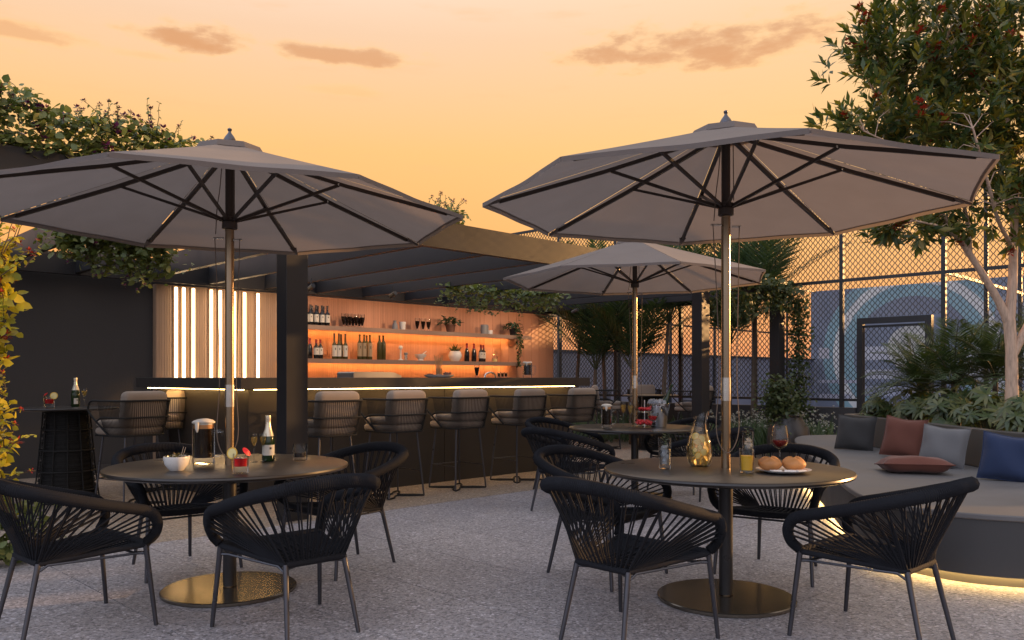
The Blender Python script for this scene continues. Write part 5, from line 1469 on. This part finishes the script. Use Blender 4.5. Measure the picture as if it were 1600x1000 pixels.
# ------------------------------------------------------------------ tree in the planter
def make_tree():
    base = Vector((4.64, 7.60, .66))
    r = random.Random(5)
    t_ = thing('broadleaf_tree', 'pale barked tree with glossy leaves and red blossom in the planter', 'tree', base)
    px = lambda x, y, Y: Vector(((x - 800) / F * Y, Y, EYE - (y - 590) / F * Y))
    Yb = 7.60
    limbs = [
        ([px(1581, 655, Yb), px(1581, 600, Yb), px(1580, 545, Yb), px(1577, 500, Yb)], [.062, .053, .050, .052]),
        ([px(1577, 505, Yb), px(1560, 470, Yb), px(1530, 420, 7.55), px(1500, 375, 7.5), px(1470, 330, 7.4), px(1440, 270, 7.3)], [.044, .036, .030, .026, .020, .012]),
        ([px(1577, 505, Yb), px(1582, 440, Yb), px(1584, 370, 7.65), px(1586, 290, 7.7), px(1575, 200, 7.7), px(1560, 90, 7.7)], [.046, .040, .034, .030, .022, .010]),
        ([px(1580, 560, Yb), px(1600, 520, 7.6), px(1640, 440, 7.7), px(1690, 350, 7.8), px(1720, 240, 7.9)], [.040, .036, .030, .024, .012]),
        ([px(1516, 400, 7.52), px(1512, 350, 7.6), px(1500, 290, 7.75), px(1490, 210, 7.9)], [.022, .018, .014, .009]),
        ([px(1500, 375, 7.5), px(1470, 355, 7.3), px(1430, 345, 7.15)], [.017, .012, .007]),
        ([px(1585, 330, 7.68), px(1555, 290, 7.9), px(1530, 230, 8.1), px(1500, 150, 8.2)], [.020, .016, .013, .008]),
        ([px(1584, 390, 7.6), px(1560, 345, 7.3), px(1545, 290, 7.1), px(1520, 200, 6.9)], [.020, .016, .013, .008]),
        ([px(1470, 330, 7.4), px(1440, 300, 7.5), px(1405, 240, 7.6), px(1370, 150, 7.6)], [.015, .012, .009, .006]),
        ([px(1440, 270, 7.3), px(1400, 230, 7.2), px(1350, 205, 7.1)], [.011, .008, .005]),
        ([px(1575, 200, 7.7), px(1530, 130, 7.6), px(1480, 60, 7.6)], [.016, .011, .006]),
        ([px(1586, 290, 7.7), px(1620, 230, 7.6), px(1650, 130, 7.5)], [.018, .013, .008])]
    tk = MB()
    tips = []
    for q, rad in limbs:
        c_ = catmull(q, 6)
        rr = []
        for i in range(len(c_)):
            u = i / (len(c_) - 1) * (len(rad) - 1); k = min(int(u), len(rad) - 2)
            rr.append((rad[k] + (rad[k + 1] - rad[k]) * (u - k)) * r.uniform(.96, 1.04))
        tk.tube(c_, rr, 12)
        tips += c_[len(c_) // 2:]
    part(t_, 'trunk', tk, M['bark'], 70)
    # crown: lobes of rosettes
    lobes = [(px(1530, 130, 7.6), 1.05, .95), (px(1420, 110, 7.5), .72, .68), (px(1400, 195, 7.35), .60, .45), (px(1470, 45, 7.7), .70, .60), (px(1590, 40, 7.7), .9, .75), (px(1600, 220, 7.6), .80, .65),
             (px(1480, 230, 7.5), .62, .45), (px(1650, 130, 7.8), 1.0, .95), (px(1440, 352, 7.25), .38, .17), (px(1520, 315, 7.35), .50, .26), (px(1585, 335, 7.5), .48, .30), (px(1340, 200, 7.2), .30, .17), (px(1380, 70, 7.4), .30, .30), (px(1660, 330, 7.8), .6, .4), (px(1380, 360, 7.1), .20, .08)]
    lv, tw, fl = MB(), MB(), MB()
    for (c_, rx, rz) in lobes:
        vol = rx * rx * rz
        n = int(235 * (rx * rx + 2 * rx * rz) / 2.4) + 12
        for i in range(n):
            d = Vector((r.gauss(0, 1), r.gauss(0, 1), r.gauss(0, 1))).normalized()
            q = r.random() ** .45
            q *= 1 + .18 * math.sin(3.1 * d.x + 5 * d.z + c_.x * 3) + .10 * math.sin(7 * d.y + 4 * d.x)
            p = c_ + Vector((d.x * rx, d.y * rx * .95, d.z * rz)) * q
            if p.z < 2.40 and r.random() < .85: continue
            if math.sin(p.x * 5.1 + 1) * math.sin(p.y * 4.3) * math.sin(p.z * 5.7 + 2) > .22: continue      # gaps
            ax = (d * .8 + Vector((0, 0, .55)) + Vector((r.uniform(-.5, .5), r.uniform(-.5, .5), r.uniform(-.4, .4)))).normalized()
            if i % 3 == 0:
                near = min(tips, key=lambda s: (s - p).length_squared)
                if (near - p).length < .42: tw.tube([near, near.lerp(p, .5) + Vector((r.uniform(-.05, .05), r.uniform(-.05, .05), .04)), p], [.005, .0035, .002], 4, caps=False)
            o = ax.orthogonal().normalized(); o2 = ax.cross(o)
            m = r.randint(9, 14)
            for k in range(m):
                an = k * 2.4 + r.uniform(-.3, .3); hh = k / m
                od = o * math.cos(an) + o2 * math.sin(an)
                dd = (od * (.85 - .45 * hh) + ax * (.45 + .6 * hh) + Vector((r.uniform(-.25, .25), r.uniform(-.25, .25), r.uniform(-.3, .15)))).normalized()
                L = r.uniform(.085, .145)
                lv.leaf(p + ax * (hh * .15 - .07), dd, ax + Vector((0, 0, .3)), L, L * .33, .12, simple=True)
            if r.random() < .085 and q > .5:
                for k in range(2): blossom(fl, p + ax * .06 + Vector((r.uniform(-.04, .04), r.uniform(-.04, .04), r.uniform(-.04, .04))), .045, r)
    part(t_, 'twigs', tw, M['bark'], 60, kind='stuff')
    part(t_, 'crown', lv, M['leaf_tree'], 60, kind='stuff')
    part(t_, 'blossom', fl, M['flower_red'], 60, kind='stuff')
make_tree()

# ------------------------------------------------------------------ palms
def frond(mb, st, p, d, L, arch, leaf, width, r, n=26, vshape=.5, droop=.25):
    d = Vector(d).normalized(); pts = [Vector(p)]; k = 10
    for i in range(k):
        d = (d + Vector((0, 0, -arch / k * (.4 + 1.2 * i / k)))).normalized(); pts.append(pts[-1] + d * (L / k))
    st.tube(pts, [.009 * (1 - .8 * i / k) + .0015 for i in range(k + 1)], 4)
    for i in range(n):
        t = .16 + .84 * i / (n - 1); u = t * k; j = min(int(u), k - 1)
        q = pts[j].lerp(pts[j + 1], u - j); tg = (pts[j + 1] - pts[j]).normalized()
        sd = tg.cross(Vector((0, 0, 1)))
        if sd.length < 1e-3: sd = Vector((1, 0, 0))
        sd.normalize(); un = sd.cross(tg)
        l = leaf * (math.sin(PI * min(1, .15 + t * .80)) ** .7) * r.uniform(.85, 1.1)
        for s in (-1, 1):
            dd = sd * s + tg * (.55 + .5 * t) + un * vshape + Vector((0, 0, -droop * r.random()))
            mb.leaf(q, dd, un, l, width, .16 + .12 * r.random(), .25, simple=True)
def palm(name, label, base, trunk, nf, L, leaf, width, spread, r, group=None, lean=(0, 0), arch=.5, n=26, tr=.035, cat='palm'):
    t_ = thing(name, label, cat, base, group)
    top = Vector(base) + Vector((lean[0], lean[1], trunk))
    st, lv = MB(), MB()
    part(t_, 'trunk', MB().tube(catmull([Vector(base), Vector(base).lerp(top, .5) + Vector((lean[0] * -.15, 0, 0)), top], 5), [tr * (1.15 - .03 * i) * (1.06 if i % 2 else 1) for i in range(11)], 10), M['bark_dark'], 60)
    for i in range(nf):
        an = i * 2.4 + r.uniform(-.3, .3); el_ = spread[0] + (spread[1] - spread[0]) * (i / max(1, nf - 1))
        d = (math.cos(an) * math.cos(el_), math.sin(an) * math.cos(el_), math.sin(el_))
        frond(lv, st, top, d, L * r.uniform(.8, 1.1), arch * r.uniform(.6, 1.3), leaf, width, r, n=n)
    part(t_, 'frond_stems', st, M['stem'], 60, kind='stuff')
    part(t_, 'fronds', lv, M['leaf_palm'], 60, kind='stuff')
r = random.Random(33)
def palm_at(x, Y, **k): return Vector(((x - 800) / F * Y, Y, 0))
PALMS = [(898, 15.9, 1.95, (.10, 0), 'slender palm right beside the bar wall end'), (928, 15.2, 1.35, (.03, 0), 'low fan shaped palm just right of the bar wall, before the fence'), (946, 15.4, 2.0, (-.05, 0), 'taller palm between the low fan palm and the back parasol pole'),
         (986, 14.7, 1.35, (.02, 0), 'wide palm directly behind the back parasol pole'), (1034, 14.3, 2.15, (.12, 0), 'palm with a leaning trunk left of the dark column'), (1140, 13.6, 1.75, (.0, 0), 'palm seen directly behind the right parasol pole'), (1176, 13.5, 2.3, (.05, 0), 'tall palm standing between the two right pergola columns')]
for x, Y, h, ln, lab in PALMS:
    palm('garden_palm', lab, palm_at(x, Y), h, 13, 1.75, .55, .034, (.80, 1.45), r, 'palms in front of the court fence', ln, arch=.40, n=30)
for x, y_, Y, L, lab in ((1490, 600, 8.9, .85, 'dark feathery palm in the planter left of the tree trunk'), (1555, 590, 8.6, .70, 'feathery palm in the planter just behind the tree trunk'), (1440, 610, 9.3, .70, 'small feathery palm at the left of the planter by the gate'), (1640, 590, 8.0, .8, 'feathery palm in the planter right of the tree trunk')):
    b = Vector(((x - 800) / F * Y, Y, .68))
    palm('feather_palm', lab, b, EYE - (y_ - 590) / F * Y - .68, 20, L, .26, .014, (.05, 1.35), r, 'feathery palms in the planter', arch=.95, n=30, tr=.028)
# palmate ground cover in the planter: each plant its own thing
def palmate(mb, p, n, rad, r, k=8):
    n = Vector(n).normalized(); o = n.orthogonal().normalized(); o2 = n.cross(o)
    a0 = r.uniform(0, 6.28)
    for i in range(k):
        an = a0 + (i / k) * 5.4
        dd = o * math.cos(an) + o2 * math.sin(an) - n * .12
        l = rad * (.75 + .35 * math.sin(PI * (i + .5) / k)) * r.uniform(.9, 1.1)
        mb.leaf(p, dd, n, l, l * .27, .18, .1)
def fatsia(c_, lab, n, rad, hgt, r):
    t_ = thing('palmate_shrub', lab, 'shrub', c_, 'broad leaved shrubs along the planter')
    lv, st = MB(), MB()
    for i in range(n):
        an = r.uniform(0, 6.28); q = rad * math.sqrt(r.random()); h = hgt * (1 - .55 * (q / rad) ** 2) * r.uniform(.35, 1.05)
        p = Vector(c_) + Vector((q * math.cos(an), q * math.sin(an), h))
        st.tube([Vector(c_) + Vector((q * .3 * math.cos(an), q * .3 * math.sin(an), 0)), Vector(c_).lerp(p, .6) + Vector((0, 0, .05)), p], .004, 4, caps=False)
        palmate(lv, p, Vector((math.cos(an) * .7, math.sin(an) * .7 - .35, .8)), r.uniform(.095, .155), r)
    part(t_, 'stems', st, M['stem'], 60, kind='stuff'); part(t_, 'leaves', lv, M['leaf_fatsia'], 60, kind='stuff')
FATS = [(4.30, 9.55, .22, .32, 22), (4.42, 8.85, .26, .36, 30), (4.62, 9.3, .30, .45, 30), (4.38, 8.20, .27, .40, 34), (4.75, 8.45, .30, .50, 34), (4.36, 7.50, .27, .42, 36), (4.36, 6.85, .27, .44, 38), (4.60, 6.45, .28, .46, 40), (4.95, 6.95, .32, .50, 36), (5.2, 6.35, .30, .46, 30), (4.8, 7.9, .26, .46, 30), (5.6, 6.6, .3, .46, 22)]
FL_ = ['palmate leaved shrub at the far left end of the planter', 'palmate leaved shrub behind the charcoal cushion', 'taller palmate shrub behind the left end of the planter', 'palmate leaved shrub behind the upright rust cushion', 'tall palmate shrub in the middle of the planter below the feathery palm', 'palmate leaved shrub between the rust and grey cushions',
       'palmate leaved shrub behind the light grey cushion', 'palmate leaved shrub above the navy cushion', 'tall palmate shrub at the foot of the tree, right side', 'palmate shrub at the right picture edge behind the planter wall', 'palmate shrub at the foot of the tree, left side', 'palmate shrub beyond the right picture edge in the planter']
for (x, y, rad, h, nn), lab in zip(FATS, FL_): fatsia(Vector((x, y, .69)), lab, nn, rad, h, r)
# pot with shrub and flowers at the foot of the right columns
c = Vector(((1232 - 800) / F * 11.6, 11.6, 0))
t = thing('garden_pot', 'large dark round pot below the rightmost pergola column', 'pot', c)
part(t, 'pot_body', MB().lathe([(.0005, 0), (.16, 0), (.25, .12), (.30, .30), (.28, .48), (.20, .60), (.19, .64), (.22, .67), (.20, .68), (.17, .64), (.0005, .6)], 32, c), M['dark_pot'], 50)
vine_mass('potted_shrub', 'light green bushy shrub growing in the dark pot by the fence', [c + Vector((-.10, 0, .62)), c + Vector((-.14, .0, .85)), c + Vector((-.12, 0, 1.15))], 1500, .27, .15, .06, M['leaf_shrub'], 0, None, shoots=40, hang=.25, shoot_len=.25, cat='shrub', seed=41)
def bed(name, label, x0, x1, Y0, Y1, n, h, seed, flowers):
    r = random.Random(seed)
    lv, fl = MB(), MB()
    for i in range(n):
        Y = r.uniform(Y0, Y1); x = (r.uniform(x0, x1) - 800) / F * Y
        for k in range(6):
            an = r.uniform(0, 6.28)
            lv.leaf((x + r.uniform(-.05, .05), Y + r.uniform(-.05, .05), r.uniform(0, h * .5)), (math.cos(an) * .5, math.sin(an) * .5, 1), Vector((0, -1, .3)), r.uniform(.25, .6) * h, .022, .3, simple=True)
        if r.random() < flowers: 
            for k in range(5): blossom(fl, Vector((x, Y, h * r.uniform(.6, 1.1))) + Vector((r.uniform(-.08, .08), r.uniform(-.08, .08), r.uniform(-.06, .06))), .02, r)
    o = single(name, lv, M['leaf_palm'], label, 'plants', (0, 0, 0), smooth=60, kind='stuff')
    if flowers:
        q = part(o, 'flowers', fl, M['flower_white'], 60, kind='stuff')
bed('flower_bed', 'dark grassy planting with tiny white flowers below the fence', 1095, 1300, 11.9, 13.4, 260, .62, 5, .45)
bed('grass_bed', 'dark grassy planting under the palms behind the far stools', 900, 1095, 14.4, 16.6, 300, .6, 6, .12)
